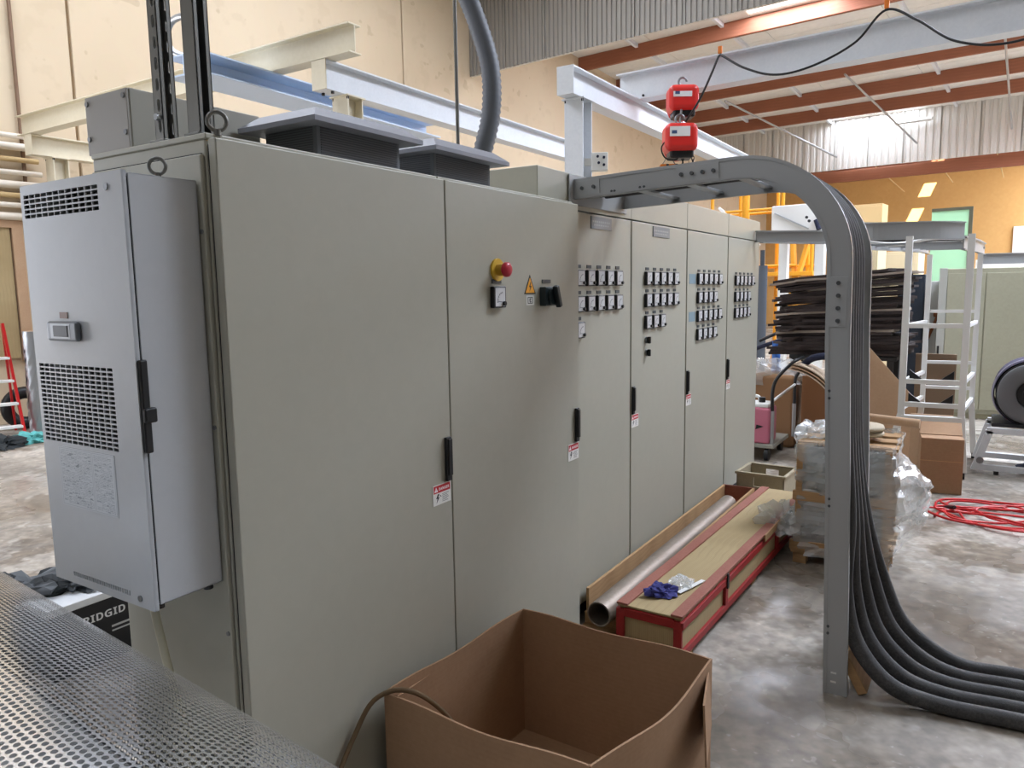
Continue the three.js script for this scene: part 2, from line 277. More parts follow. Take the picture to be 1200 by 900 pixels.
const faceX = (y0, y1, z0, z1, x) => { const g = new THREE.PlaneGeometry(Math.abs(z1 - z0), y1 - y0); g.rotateY(Math.PI / 2); g.translate(x, (y0 + y1) / 2, (z0 + z1) / 2); return g; };
const thinX = (y0, y1, z0, z1, x, t) => mg([faceX(y0, y1, z0, z1, x + t)]);
const meterFrame = rb(0, -0.04, -0.0425, 0.018, 0.04, 0.0425, 0.004, 1), meterFace = faceX(-0.034, 0.034, -0.033, 0.033, 0.0186), meterKnob = rod([0.018, -0.024, -0.022], [0.028, -0.024, -0.022], 0.0085, 8), meterName = bx(0, 0.048, -0.024, 0.003, 0.064, 0.024);
muv(meterFrame); muv(meterKnob); muv(meterName);
const put = (parent, name, geo, mat, x, y, z, label) => { const m = new THREE.Mesh(geo, mat); m.name = name; m.position.set(x, y, z); if (label) m.userData.label = label; parent.add(m); return m; };
function meter(cab, y, z) { const f = put(cab, 'meter', meterFrame, M.blackPlastic, 0, y, z, 'square panel meter with black frame and white dial'); put(f, 'dial_face', meterFace, MT.dial, 0, 0, 0); put(f, 'knob', meterKnob, M.black, 0, 0, 0); put(cab, 'nameplate', meterName, MT.namep, 0, y, z); }
function handle(cab, y0, y1, z) { const h = P(cab, 'door_handle', rb(0, y0, z - 0.0135, 0.012, y1, z + 0.0135, 0.002), M.blackPlastic, 'black swing handle'); P(h, 'lever', rb(0.011, y0 + 0.02, z - 0.01, 0.019, y1 - 0.006, z + 0.01, 0.002), M.black); }
function danger(cab, y0, y1, z0, z1) { const b = P(cab, 'warning_label', bx(0, y0, z0, 0.0012, y1, z1), M.white, 'white danger label with red heading'); P(b, 'print', faceX(y0, y1, z0, z1, 0.0016), MT.danger); }
function cabinet(label, x, z0, w, depth, gap, header, paint = M.cab) {
  const c = T('electrical_cabinet', label, 'cabinet', [x, 0, z0], 0, 'switchgear cabinets in one row');
  P(c, 'plinth', rb(-depth + 0.02, 0, -0.01, -0.05, 0.1, -w + 0.01, 0.004, 1), M.plinth);
  P(c, 'body', rb(-depth, 0.1, -0.0015, -0.036, 2.1, -w + 0.0015, 0.006, 1), paint);
  P(c, 'door_gasket', bx(-0.037, 0.115, -0.008, -0.026, 2.085, -w + 0.008), M.gasket);
  P(c, 'door', rb(-0.028, 0.103, -gap / 2, 0, 2.098, -w + gap / 2, 0.004, 2), paint);
  if (header) { const h = P(c, 'header_box', rb(-0.36, 2.104, header, 0, 2.27, -w + 0.0015, 0.004, 1), paint); void h; }
  return c;
}
const c1 = cabinet('nearest cabinet of the row, plain door, air conditioner on its side', 0, 0, 0.888, 0.526, 0.005);
{ // near side of cabinet 1: frame, side panel, screws
  P(c1, 'side_gasket', bx(-0.515, 0.11, -0.002, -0.05, 2.066, 0.002), M.gasket);
  P(c1, 'side_panel', rb(-0.511, 0.115, -0.001, -0.04, 2.062, 0.012, 0.004), M.cab);
  for (const y of [0.4, 0.86, 1.4, 1.88]) P(c1, 'screw', rod([-0.05, y, 0.011], [-0.05, y, 0.016], 0.006, 8), M.steel);
  P(c1, 'top_frame', rb(-0.526, 2.098, 0.002, -0.03, 2.112, -0.886, 0.004), M.cab);
  handle(c1, 1.073, 1.227, -0.862); danger(c1, 0.999, 1.07, -0.778, -0.876);
}
const c2 = cabinet('second cabinet from the camera, with red emergency stop and black main switch', 0, -0.888, 0.973, 0.526, 0.005);
{
  handle(c2, 1.037, 1.191, -0.94); danger(c2, 0.956, 1.032, -0.862, -0.962);
  const z = q => q + 0.888;
  P(c2, 'top_frame', rb(-0.526, 2.098, -0.002, -0.03, 2.112, -0.97, 0.004), M.cab);
  const es = P(c2, 'emergency_stop', rod([0, 1.803, z(-1.195)], [0.008, 1.803, z(-1.195)], 0.042, 24), std(0xd9b032, 0.5), 'red mushroom push button on a yellow plate');
  P(es, 'collar', rod([0.008, 1.803, z(-1.195)], [0.032, 1.803, z(-1.195)], 0.022, 16), std(0xb8912a, 0.5));
  P(es, 'button', new THREE.LatheGeometry([[0, 0.03], [0.016, 0.03], [0.027, 0.022], [0.028, 0.01], [0.018, 0], [0, 0]].map(p => new THREE.Vector2(...p)), 18).rotateZ(-Math.PI / 2).translate(0.03, 1.803, z(-1.195)), std(0xc02a3c, 0.35));
  P(c2, 'nameplate', bx(0, 1.752, z(-1.16), 0.003, 1.768, z(-1.222)), MT.namep);
  { const f = put(c2, 'meter', meterFrame, M.blackPlastic, 0, 1.702, z(-1.19), 'square panel meter with black frame and white dial'); put(f, 'dial_face', meterFace, MT.dial, 0, 0, 0); put(f, 'knob', meterKnob, M.black, 0, 0, 0); }
  const tri = (s, t) => { const g = ext([[-s, 0], [s, 0], [0, s * 1.75]], t); g.rotateY(Math.PI / 2); return g; };
  const w = P(c2, 'warning_triangle', tri(0.044, 0.0012).translate(0, 1.71, z(-1.434)), M.black, 'yellow triangular electric shock warning sticker');
  { const g = tri(0.035, 0.0006).translate(0.0012, 1.715, z(-1.434)), p = g.attributes.position, uv = new Float32Array(p.count * 2); for (let i = 0; i < p.count; i++) { uv[2 * i] = 0.5 - (p.getZ(i) - z(-1.434)) / 0.085; uv[2 * i + 1] = (p.getY(i) - 1.71) / 0.07; } g.setAttribute('uv', new THREE.BufferAttribute(uv, 2)); P(w, 'print', g, MT.bolt); }
  const s = P(c2, 'sticker', bx(0, 1.666, z(-1.404), 0.001, 1.704, z(-1.464)), M.white, 'small white square sticker'); P(s, 'print', faceX(1.668, 1.702, z(-1.407), z(-1.461), 0.0014), MT.book);
  P(c2, 'nameplate', bx(0, 1.753, z(-1.53), 0.003, 1.768, z(-1.6)), MT.namep);
  const ms = P(c2, 'main_switch', rb(0, 1.66, z(-1.51), 0.03, 1.738, z(-1.61), 0.004), std(0x1d2b2e, 0.4), 'dark square rotary main switch');
  P(ms, 'rotary_base', rod([0.03, 1.699, z(-1.56)], [0.042, 1.699, z(-1.56)], 0.034, 20), std(0x18262a, 0.4));
  { const g = rb(0.042, -0.05, -0.011, 0.066, 0.042, 0.011, 0.005); g.rotateX(0.35); g.translate(0, 1.702, z(-1.565)); P(ms, 'rotary_handle', g, std(0x121d20, 0.4)); }
}
const names = ['third cabinet, panel meters close beside the tall cabinet', 'fourth cabinet, thirteen panel meters above two black knobs', 'fifth cabinet, four rows of panel meters and two blue stickers', 'last cabinet of the row, three rows of panel meters'];
const Zc = [-1.861, -2.777, -3.695, -4.613];
const rows = [[[5, 5, 1], -2.135], [[5, 5, 3], -3.008], [[5, 4, 5, 4], -3.935], [[5, 4, 4], -4.835]];
names.forEach((n, i) => {
  const c = cabinet(n, -0.144, Zc[i], i === 3 ? 0.918 : 0.917, 0.5, 0.018, i ? -0.0015 : 0.111);
  rows[i][0].forEach((k, r) => { for (let q = 0; q < k; q++) meter(c, 1.78 - 0.1275 * r - (i === 3 ? 0.01 : 0), rows[i][1] - 0.1135 * q - Zc[i]); });
  if (i) { const hz = -0.026; handle(c, 1.005, 1.165, hz); danger(c, 0.925, 1.0, hz + 0.014, hz - 0.086); }
  if (i === 0 || i === 1) { const z0 = (i ? -3.09 : -2.27) - Zc[i]; const b = P(c, 'title_plate', bx(0, 2.026, z0, 0.004, 2.087, z0 - (i ? 0.27 : 0.24)), std(0x7f8588, 0.4, 0.2), 'grey engraved title plate'); P(b, 'print', faceX(2.028, 2.085, z0 - 0.002, z0 - (i ? 0.268 : 0.238), 0.0045), MT.plate); }
  if (i === 1) for (const y of [1.42, 1.345]) { const k = P(c, 'selector_knob', rod([0, y, -3.0 - Zc[1]], [0.01, y, -3.0 - Zc[1]], 0.02, 16), M.steel, 'small black selector knob'); P(k, 'grip', rb(0.01, y - 0.02, -3.0 - Zc[1] - 0.008, 0.03, y + 0.02, -3.0 - Zc[1] + 0.008, 0.004), M.black); }
  if (i === 2) for (const y of [1.78, 1.525]) P(c, 'sticker', bx(0, y - 0.033, -3.74 - Zc[2], 0.0012, y + 0.033, -3.868 - Zc[2]), MT.bluePlate, 'faded blue sticker');
});
// eye bolts
const eyeBolt = (label, pos, s, ry) => { const e = T('eye_bolt', label, 'eye bolt', pos, ry, 'lifting eye bolts'); const g = new THREE.TorusGeometry(0.019 * s, 0.0045 * s, 10, 24); g.translate(0, 0.026 * s, 0); P(e, 'ring', g, M.strut); P(e, 'shank', rod([0, -0.004, 0], [0, 0.01, 0], 0.008 * s, 10), M.strut); };
eyeBolt('steel lifting eye bolt on the front corner of the nearest cabinet', [-0.032, 2.113, -0.035], 1.15, 0.92);
eyeBolt('small lifting eye bolt on top of the wall air conditioner', [-0.085, 2.002, 0.095], 0.95, 0.8);

// ---------------------------------------------------------------- air conditioner on the near side of cabinet 1
{
  const a = T('cabinet_air_conditioner', 'light grey air conditioner with slotted vents hung on the cabinet side', 'air conditioner', [0, 0, 0.0175]);
  const X0 = -0.5, X1 = -0.055, Y0 = 0.99, Y1 = 2.004, D = 0.185;
  P(a, 'rear_housing', mg([bx(X0, Y0 + 0.012, 0, X1, Y1 - 0.004, 0.003), rb(X1 - 0.004, Y0 + 0.012, 0, X1, Y1 - 0.004, D - 0.016, 0.0015, 1), rb(X0, Y0 + 0.012, 0, X0 + 0.004, Y1 - 0.004, D - 0.016, 0.0015, 1), rb(X0, Y1 - 0.008, 0, X1, Y1 - 0.004, D - 0.016, 0.0015, 1), rb(X0, Y0 + 0.012, 0, X1, Y0 + 0.016, D - 0.016, 0.0015, 1)]), M.ac);
  P(a, 'seam', mg([bx(X1 - 0.014, Y0 + 0.02, D - 0.018, X1 - 0.004, Y1 - 0.012, D - 0.01), bx(X0 + 0.004, Y0 + 0.02, D - 0.018, X0 + 0.014, Y1 - 0.012, D - 0.01), bx(X0 + 0.004, Y1 - 0.02, D - 0.018, X1 - 0.004, Y1 - 0.012, D - 0.01), bx(X0 + 0.004, Y0 + 0.02, D - 0.018, X1 - 0.004, Y0 + 0.028, D - 0.01)]), M.gasket);
  // front cover with real slots: frame strips around two vent grids
  const slots = [];
  const grid = (x0, x1, y0, y1, nx, ny, fx, fy) => { for (let i = 0; i < nx; i++) for (let j = 0; j < ny; j++) { const px = (x1 - x0) / nx, py = (y1 - y0) / ny; slots.push([x0 + px * (i + (1 - fx) / 2), y0 + py * (j + (1 - fy) / 2), px * fx, py * fy]); } };
  const sh = new THREE.Shape([[X0, Y0], [X1, Y0], [X1, Y1], [X0, Y1]].map(p => new THREE.Vector2(...p)));
  grid(-0.487, -0.15, 1.922, 1.982, 12, 5, 0.9, 0.72); grid(-0.487, -0.15, 1.362, 1.564, 13, 18, 0.86, 0.68); grid(-0.41, -0.15, 1.010, 1.022, 26, 1, 0.7, 1);
  for (const [x, y, w, h] of slots) sh.holes.push(new THREE.Path([[x, y], [x, y + h], [x + w, y + h], [x + w, y]].map(p => new THREE.Vector2(...p))));
  const fg = new THREE.ExtrudeGeometry(sh, { depth: 0.004, bevelEnabled: true, bevelSize: 0, bevelThickness: 0, bevelSegments: 1 }); fg.translate(0, 0, D - 0.004);
  const cover = P(a, 'front_cover', fg, M.ac);
  P(cover, 'cover_sides', mg([bx(X1 - 0.003, Y0, D - 0.0115, X1, Y1, D - 0.003), bx(X0, Y0, D - 0.0115, X0 + 0.003, Y1, D - 0.003), bx(X0, Y1 - 0.003, D - 0.0115, X1, Y1, D - 0.003), bx(X0, Y0, D - 0.0115, X1, Y0 + 0.003, D - 0.003)]), M.ac);
  for (const [y0, y1] of [[1.90, 1.99], [1.34, 1.58]]) { const fins = []; for (let i = 0; i < 46; i++) { const x = -0.492 + i * 0.0077; fins.push(bx(x, y0, 0.04, x + 0.0012, y1, 0.08)); } P(a, 'cooling_coil', mg(fins), M.strut, 'finned cooling coil behind the vent slots', 'stuff'); }
  P(a, 'bright_slot_strip', bx(-0.42, 1.005, D - 0.0065, -0.14, 1.028, D - 0.0045), M.white);  // white strip behind the bottom slots, makes them look lit
  for (const [x, y] of [[-0.115, 1.972], [-0.11, 1.012]]) P(a, 'cover_screw', rod([x, y, D - 0.001], [x, y, D + 0.003], 0.008, 12), M.steel);
  const d = P(a, 'control_panel', rb(-0.405, 1.622, D, -0.267, 1.67, D + 0.014, 0.008), std(0x6d7176, 0.35, 0.3), 'dark control panel with display'); P(d, 'display', rb(-0.37, 1.633, D + 0.013, -0.305, 1.66, D + 0.016, 0.001, 1), M.black); P(d, 'button_frame', rb(-0.385, 1.628, D + 0.012, -0.295, 1.665, D + 0.0145, 0.004, 1), std(0x9ca0a4, 0.3, 0.4));
  P(a, 'badge', bx(-0.36, 1.677, D, -0.325, 1.692, D + 0.002), std(0x8a6a58, 0.5), 'small brown badge');
  const stT = canvas(512, 512, (c, w, h) => { c.fillStyle = '#c4c8cb'; c.fillRect(0, 0, w, h); let s = 7; const q = () => (s = (s * 16807) % 2147483647) / 2147483647; for (const [x0, x1] of [[16, 300], [330, 490]]) { for (let y = 20; y < 490; y += 11) { let x = x0; while (x < x1) { const l = 8 + q() * 34; c.fillStyle = q() < 0.2 ? '#7f868c' : '#989fa5'; if (q() < 0.85) c.fillRect(x, y, Math.min(l, x1 - x), 4 + (q() < 0.1 ? 8 : 0)); x += l + 6; } } } c.strokeStyle = '#9aa1a6'; c.lineWidth = 3; c.strokeRect(6, 6, 302, 500); c.strokeRect(320, 6, 184, 500); c.fillStyle = '#70777d'; c.beginPath(); c.moveTo(150, 150); c.lineTo(190, 120); c.lineTo(180, 160); c.fill(); });
  const sg = new THREE.PlaneGeometry(0.25, 0.15); sg.translate(-0.3, 1.276, D + 0.0012); const st = P(a, 'rating_label', bx(-0.427, 1.199, D, -0.173, 1.353, D + 0.0008), std(0xc4c8cb, 0.5), 'pale rating label with fine print'); P(st, 'print', sg, own(std(0xffffff, 0.5, 0, { map: stT })));
  // side handle strip
  P(a, 'side_clip', rb(X1 - 0.002, 1.37, D - 0.022, X1 + 0.012, 1.585, D - 0.003, 0.004), M.blackPlastic, 'long black latch on the housing seam'); P(a, 'clip_boss', rb(X1 - 0.002, 1.44, D - 0.034, X1 + 0.018, 1.475, D - 0.003, 0.005), M.blackPlastic);
  for (const z of [0.02, D - 0.03]) P(a, 'foot', rod([X1 - 0.03, Y0 - 0.006, z], [X1 - 0.03, Y0 + 0.006, z], 0.012, 10), M.black);
}
one('drain_hose', tube([[-0.24, 0.995, 0.1], [-0.232, 0.93, 0.1], [-0.2, 0.75, 0.09], [-0.18, 0.5, 0.06], [-0.2, 0.2, 0.05], [-0.24, 0.02, 0.06]], 0.011, 40, 8), std(0xcfcbb2, 0.4), 'pale drain hose hanging down from the air conditioner', 'hose');

// ---------------------------------------------------------------- things on the cabinet tops
{
  const t = T('terminal_box', 'grey metal box with corner screws on the rear of the nearest cabinet', 'box', [-0.47, 2.113, -0.025]);
  P(t, 'body', rb(-0.1, 0, -0.42, 0.1, 0.158, 0, 0.004), M.cabTop); P(t, 'end_cover', rb(-0.1, 0.002, -0.001, 0.098, 0.156, 0.007, 0.002), std(0xa09c94, 0.5));
  for (const x of [-0.088, 0.086]) for (const y of [0.045, 0.138]) P(t, 'screw', rod([x, y, 0.006], [x, y, 0.011], 0.007, 10), M.steel);
}
function hood(label, x0, x1, z0, z1) {
  const h = T('vent_hood', label, 'vent hood', [(x0 + x1) / 2, 2.112, (z0 + z1) / 2], 0, 'roof vent hoods on the cabinets');
  const a = (x1 - x0) / 2, b = (z0 - z1) / 2;
  P(h, 'duct', rb(-a + 0.055, 0, -b + 0.055, a - 0.055, 0.1, b - 0.055, 0.003, 1), M.hood);
  const lv = []; for (let i = 0; i < 12; i++) { const y = 0.012 + i * 0.0068; lv.push(bx(-a + 0.07, y, b - 0.056, a - 0.07, y + 0.003, b - 0.053), bx(a - 0.056, y, -b + 0.07, a - 0.053, y + 0.003, b - 0.07)); }
  P(h, 'filter_mesh', mg(lv), std(0x4a4c50, 0.6), null, 'stuff');
  const p = [[-a, 0.092], [a, 0.092], [a, 0.104], [a - 0.035, 0.137], [-a + 0.035, 0.137], [-a, 0.104]];
  const s0 = [[-a, 0.092, -b], [a, 0.092, -b], [a, 0.092, b], [-a, 0.092, b]], s1 = s0.map(q => [q[0], 0.106, q[2]]), k = 0.045, s2 = s0.map(q => [q[0] - Math.sign(q[0]) * k, 0.14, q[2] - Math.sign(q[2]) * k]); void p;
  const pos = [], quad = (A, B, C, D) => pos.push(...A, ...B, ...C, ...A, ...C, ...D);
  for (const [l, u] of [[s0, s1], [s1, s2]]) for (let i = 0; i < 4; i++) { const j = (i + 1) % 4; quad(l[j], l[i], u[i], u[j]); }
  quad(s2[3], s2[2], s2[1], s2[0]); quad(s0[0], s0[1], s0[2], s0[3]);
  const g = new THREE.BufferGeometry(); g.setAttribute('position', new THREE.Float32BufferAttribute(pos, 3)); g.computeVertexNormals(); P(h, 'cap', g, std(0x85878f, 0.5));
}
hood('grey vent hood with sloped cap nearer the steel posts', -0.362, -0.035, -0.355, -0.825);
hood('grey vent hood with sloped cap nearer the ribbed hose', -0.37, -0.04, -0.9, -1.36);
function strutPost(label, x, z, w, slotted) {
  const s = T('strut_post', label, 'post', [x, 2.112, z], 0, 'upright steel channels on the nearest cabinet');
  const t = 0.0028, H = 3.2;
  const web = zz => { const sh = new THREE.Shape([[-w / 2, 0], [w / 2, 0], [w / 2, H], [-w / 2, H]].map(p => new THREE.Vector2(...p))); if (slotted) for (let i = 0; i < 60; i++) { const y = 0.03 + i * 0.05, r = 0.0065, c = w * 0.12; const h = new THREE.Path(); h.absarc(c, y, r, Math.PI, 2 * Math.PI); h.absarc(c, y + 0.018, r, 0, Math.PI); sh.holes.push(h); } const g = new THREE.ExtrudeGeometry(sh, { depth: t, bevelEnabled: false, curveSegments: 5 }); g.translate(0, 0, zz); return g; };
  P(s, 'face_web', web(0.0205 - t), M.strut); P(s, 'rear_web', web(-0.0205), M.strut);
  P(s, 'back_web', bx(-w / 2, 0, -0.0205, -w / 2 + t, H, 0.0205), M.strut);
  P(s, 'lip', bx(w / 2 - t, 0, -0.0205, w / 2, H, -0.0095), M.strut); P(s, 'lip', bx(w / 2 - t, 0, 0.0095, w / 2, H, 0.0205), M.strut);
  if (slotted) P(s, 'bolt', rod([0.004, 0.06, 0.0205], [0.004, 0.06, 0.032], 0.009, 6), M.galv);
  P(s, 'base_plate', rb(-0.03, -0.0005, -0.03, 0.03, 0.006, 0.03, 0.002, 1), M.strut);
}
strutPost('slotted steel channel post standing on the nearest cabinet', -0.225, -0.03, 0.034, true);
strutPost('plain steel channel post beside the corner eye bolt', -0.085, -0.03, 0.046, false);
{ // ribbed hose and thin pipe
  const pts = [[-1.2, 4.2, -2.5], [-1.05, 3.5, -2.45], [-0.94, 3.2, -2.47], [-0.87, 2.96, -2.48], [-0.855, 2.72, -2.46], [-0.89, 2.5, -2.42], [-0.95, 2.3, -2.4], [-1.0, 1.8, -2.35], [-1.0, 0.0, -2.3]].map(p => V(...p));
  const cv = new THREE.CatmullRomCurve3(pts), N = 260, fr = cv.computeFrenetFrames(N, false), K = 14, pos = [], idx = [];
  for (let i = 0; i <= N; i++) { const p = cv.getPointAt(i / N), r = 0.05 + 0.006 * (i % 2); for (let k = 0; k < K; k++) { const a = k / K * 2 * Math.PI, q = p.clone().addScaledVector(fr.normals[i], r * Math.cos(a)).addScaledVector(fr.binormals[i], r * Math.sin(a)); pos.push(q.x, q.y, q.z); } }
  for (let i = 0; i < N; i++) for (let k = 0; k < K; k++) { const a = i * K + k, b = i * K + (k + 1) % K; idx.push(a, b, a + K, b, b + K, a + K); }
  const g = new THREE.BufferGeometry(); g.setAttribute('position', new THREE.Float32BufferAttribute(pos, 3)); g.setIndex(idx); g.computeVertexNormals();
  one('ribbed_hose', g, std(0x5f6369, 0.55), 'grey ribbed flexible hose coming down behind the cabinets', 'hose');
  one('thin_pipe', rod([-0.9, 0, -2.2], [-0.9, 4.3, -2.2], 0.01, 8), M.strut, 'thin upright pipe beside the ribbed hose', 'pipe');
}

// ---------------------------------------------------------------- cable tray that leaves the third cabinet and bends down to the floor
const bandShape = (pts, half) => { // polygon of constant height along a path in x-y
  const L = [], R = [];
  pts.forEach((p, i) => { const a = pts[Math.max(0, i - 1)], b = pts[Math.min(pts.length - 1, i + 1)], dx = b[0] - a[0], dy = b[1] - a[1], l = Math.hypot(dx, dy), nx = -dy / l, ny = dx / l; L.push([p[0] + nx * half[1], p[1] + ny * half[1]]); R.push([p[0] + nx * half[0], p[1] + ny * half[0]]); });
  return [...R, ...L.reverse()];
};
const trayPath = []; trayPath.push([-0.15, 2.195], [0.3, 2.212], [0.62, 2.222]);
for (let i = 1; i <= 14; i++) { const a = Math.PI / 2 * (1 - i / 14), cx = 0.65, cy = 1.82, r = 0.4; trayPath.push([cx + r * Math.cos(a), cy + (r + 0.002) * Math.sin(a)]); }
trayPath.push([1.053, 1.5], [1.075, 0.9], [1.097, 0.004]);
{
  const t = T('cable_tray', 'grey ladder cable tray arching from the third cabinet down to the floor', 'cable tray');
  const zn = -2.08, zf = -2.66, hh = 0.047;
  for (const [z, dir] of [[zn, -1], [zf, 1]]) {
    const web = ext(bandShape(trayPath, [-hh, hh]), 0.006); web.translate(0, 0, z - 0.003);
    const r = P(t, 'side_rail', web, M.tray);
    for (const o of [-1, 1]) { const f = ext(bandShape(trayPath, o > 0 ? [hh - 0.004, hh] : [-hh, -hh + 0.004]), 0.026); f.translate(0, 0, z + (dir > 0 ? -0.004 : -0.022)); P(r, 'flange', f, M.tray); const f2 = ext(bandShape(trayPath, o > 0 ? [hh - 0.014, hh - 0.004] : [-hh + 0.004, -hh + 0.014]), 0.004); f2.translate(0, 0, z + (dir > 0 ? -0.006 : 0.002)); P(r, 'lip', f2, M.tray); }
  }
  const seg = []; for (let i = 1; i < trayPath.length; i++) seg.push(Math.hypot(trayPath[i][0] - trayPath[i - 1][0], trayPath[i][1] - trayPath[i - 1][1]));
  const tot = seg.reduce((a, b) => a + b);
  for (let s = 0.3; s < tot; s += 0.235) {
    let q = s, i = 0; while (q > seg[i]) q -= seg[i++];
    const a = trayPath[i], b = trayPath[i + 1], f = q / seg[i], x = a[0] + (b[0] - a[0]) * f, y = a[1] + (b[1] - a[1]) * f, ang = Math.atan2(b[1] - a[1], b[0] - a[0]);
    const g = rb(-0.022, -0.03, zf + 0.002, 0.022, -0.016, zn - 0.002, 0.003, 1); g.rotateZ(ang); g.translate(x, y, 0); P(t, 'rung', g, M.galv);
  }
  const plate = (x0, y0, x1, y1, ang, n) => { const L = Math.hypot(x1 - x0, y1 - y0), g = rb(0, -0.034, 0, L, 0.034, 0.004, 0.001, 1); g.rotateZ(ang); g.translate(x0, y0, zn + 0.003); const p = P(t, 'splice_plate', g, M.tray); for (let i = 0; i < n; i++) { const k = (i + 0.5) / n, x = x0 + (x1 - x0) * k, y = y0 + (y1 - y0) * k; P(p, 'bolt', mg([rod([x, y, zn + 0.006], [x, y, zn + 0.014], 0.0085, 12)]), M.trayDark); } };
  plate(0.37, 2.215, 0.56, 2.22, 0.02, 4); plate(1.05, 1.76, 1.052, 1.56, -Math.PI / 2, 4); plate(-0.12, 2.196, 0.0, 2.201, 0.038, 2);
  P(t, 'outlet_flange', rb(-0.142, 2.125, zf - 0.03, -0.134, 2.265, zn + 0.05, 0.002, 1), M.tray);
  for (const [x, y] of [[0.2, 2.178], [0.22, 2.179], [0.06, 2.172], [0.075, 2.172], [1.03, 1.3], [1.031, 1.27], [1.045, 0.85], [1.046, 0.82], [1.06, 0.3], [1.06, 0.27], [0.92, 2.0], [0.93, 1.985]]) P(t, 'rivet', rod([x, y, zn + 0.002], [x, y, zn + 0.006], 0.006, 8), M.trayDark);
  for (const y of [0.095, 0.055]) P(t, 'slot', rb(1.078, y, zn + 0.003, 1.1, y + 0.008, zn + 0.005, 0.0008, 1), M.white);
}
// black cables lying in the tray and sweeping out over the floor
for (let i = 0; i < 5; i++) {
  const z = -2.127 - 0.067 * i, r = 0.033, o = r;
  const end = [-2.17, -2.27, -2.37, -2.47, -2.58][i], yb = r + 0.003, far = 2.9 + i * 0.05, d = [0.02, 0.09, 0.17, 0.26, 0.34][i];
  const pts = [[-0.12, 2.195 - 0.016 + o, z], [0.3, 2.196 + o, z], [0.62, 2.206 + o, z]];
  for (let k = 2; k <= 12; k += 2.5) { const a = Math.PI / 2 * (1 - k / 14); pts.push([0.65 + (0.384 + o) * Math.cos(a), 1.82 + (0.384 + o) * Math.sin(a), z]); }
  pts.push([1.04 + o, 1.55, z], [1.056 + o, 1.1, z], [1.075 + o + 0.005 + d * 0.06, 0.75, z], [1.105 + d * 0.32, 0.42, (z * 2 + end) / 3 - 0.012], [1.16 + d * 0.42, 0.22, (z + end) / 2 + 0.012], [1.29 + d * 0.42, 0.09 + d * 0.02, end + 0.06], [1.45 + d * 0.3, yb + 0.004, end + 0.03], [1.75, yb, end], [2.2, yb, end - 0.03], [far, yb, end + 0.05]);
  one('power_cable', tube(pts, r, 150, 10), M.cable, ['nearest', 'second nearest', 'middle', 'second farthest', 'farthest'][i] + ' thick dusty black cable of the bundle leaving the tray over the floor', 'cable', [0, 0, 0], 0, 'black cables from the tray');
}
one('wood_offcut', (() => { const g = rb(-0.02, 0, -0.1, 0.02, 0.17, 0.1, 0.004); g.rotateZ(0.5); g.translate(1.2, 0.012, -2.22); return g; })(), M.plank, 'short wooden offcut propped under the black cables', 'wood block');

// ---------------------------------------------------------------- second cable tray behind, turning away past the white stand
{
  const t = T('cable_tray', 'far cable tray with tangled wires, curving over the white rolling stand', 'cable tray');
  const rail = (pts, y0, y1, name) => { const c = new THREE.CatmullRomCurve3(pts.map(p => V(p[0], 0, p[1]))), n = 24, pos = [], A = c.getSpacedPoints(n); for (let i = 0; i < n; i++) { const a = A[i], b = A[i + 1]; pos.push(bar([a.x, (y0 + y1) / 2, a.z], [b.x, (y0 + y1) / 2, b.z], 0.012, y1 - y0), bar([a.x, y0 + 0.006, a.z], [b.x, y0 + 0.006, b.z], 0.04, 0.012), bar([a.x, y1 - 0.006, a.z], [b.x, y1 - 0.006, b.z], 0.04, 0.012)); } return P(t, name, mg(pos), M.tray); };
  rail([[-0.13, -5.35], [0.1, -5.55], [0.33, -5.75], [0.6, -6.05]], 2.09, 2.185, 'side_rail');
  rail([[-0.13, -5.53], [0.05, -5.85], [0.3, -6.2], [0.5, -6.6]], 2.09, 2.185, 'side_rail');
  rail([[0.45, -6.35], [0.6, -6.6], [0.87, -6.72], [1.1, -6.85], [1.32, -7.12]], 2.13, 2.29, 'side_rail');
  rail([[0.45, -6.9], [0.62, -7.4], [0.86, -8.2], [0.92, -8.9]], 2.06, 2.16, 'side_rail');
  for (let i = 0; i < 7; i++) { const z = -6.95 - i * 0.27; P(t, 'rung', bar([0.5 + i * 0.07, 2.1, z], [1.3 + i * 0.03, 2.1, z - 0.15], 0.03, 0.02), M.galv); }
  for (let i = 0; i < 9; i++) { const z = -6.95 - i * 0.2; P(t, 'wire', tube([[0.45 + rr(0, 0.1), 2.16, z + rr(-0.1, 0.1)], [0.75, 2.15 - rr(0, 0.05), z + rr(-0.2, 0.2)], [1.05, 2.16, z - 0.1], [1.34, 2.15, z - 0.2 + rr(-0.1, 0.1)]], rr(0.01, 0.02), 20, 6), i % 3 ? M.white : M.dark); }
  rail([[1.32, -7.12], [1.42, -8.0], [1.47, -8.95]], 2.03, 2.16, 'side_rail');
  rail([[1.45, -9.0], [1.9, -9.2], [2.6, -9.5]], 1.93, 2.05, 'side_rail');
}

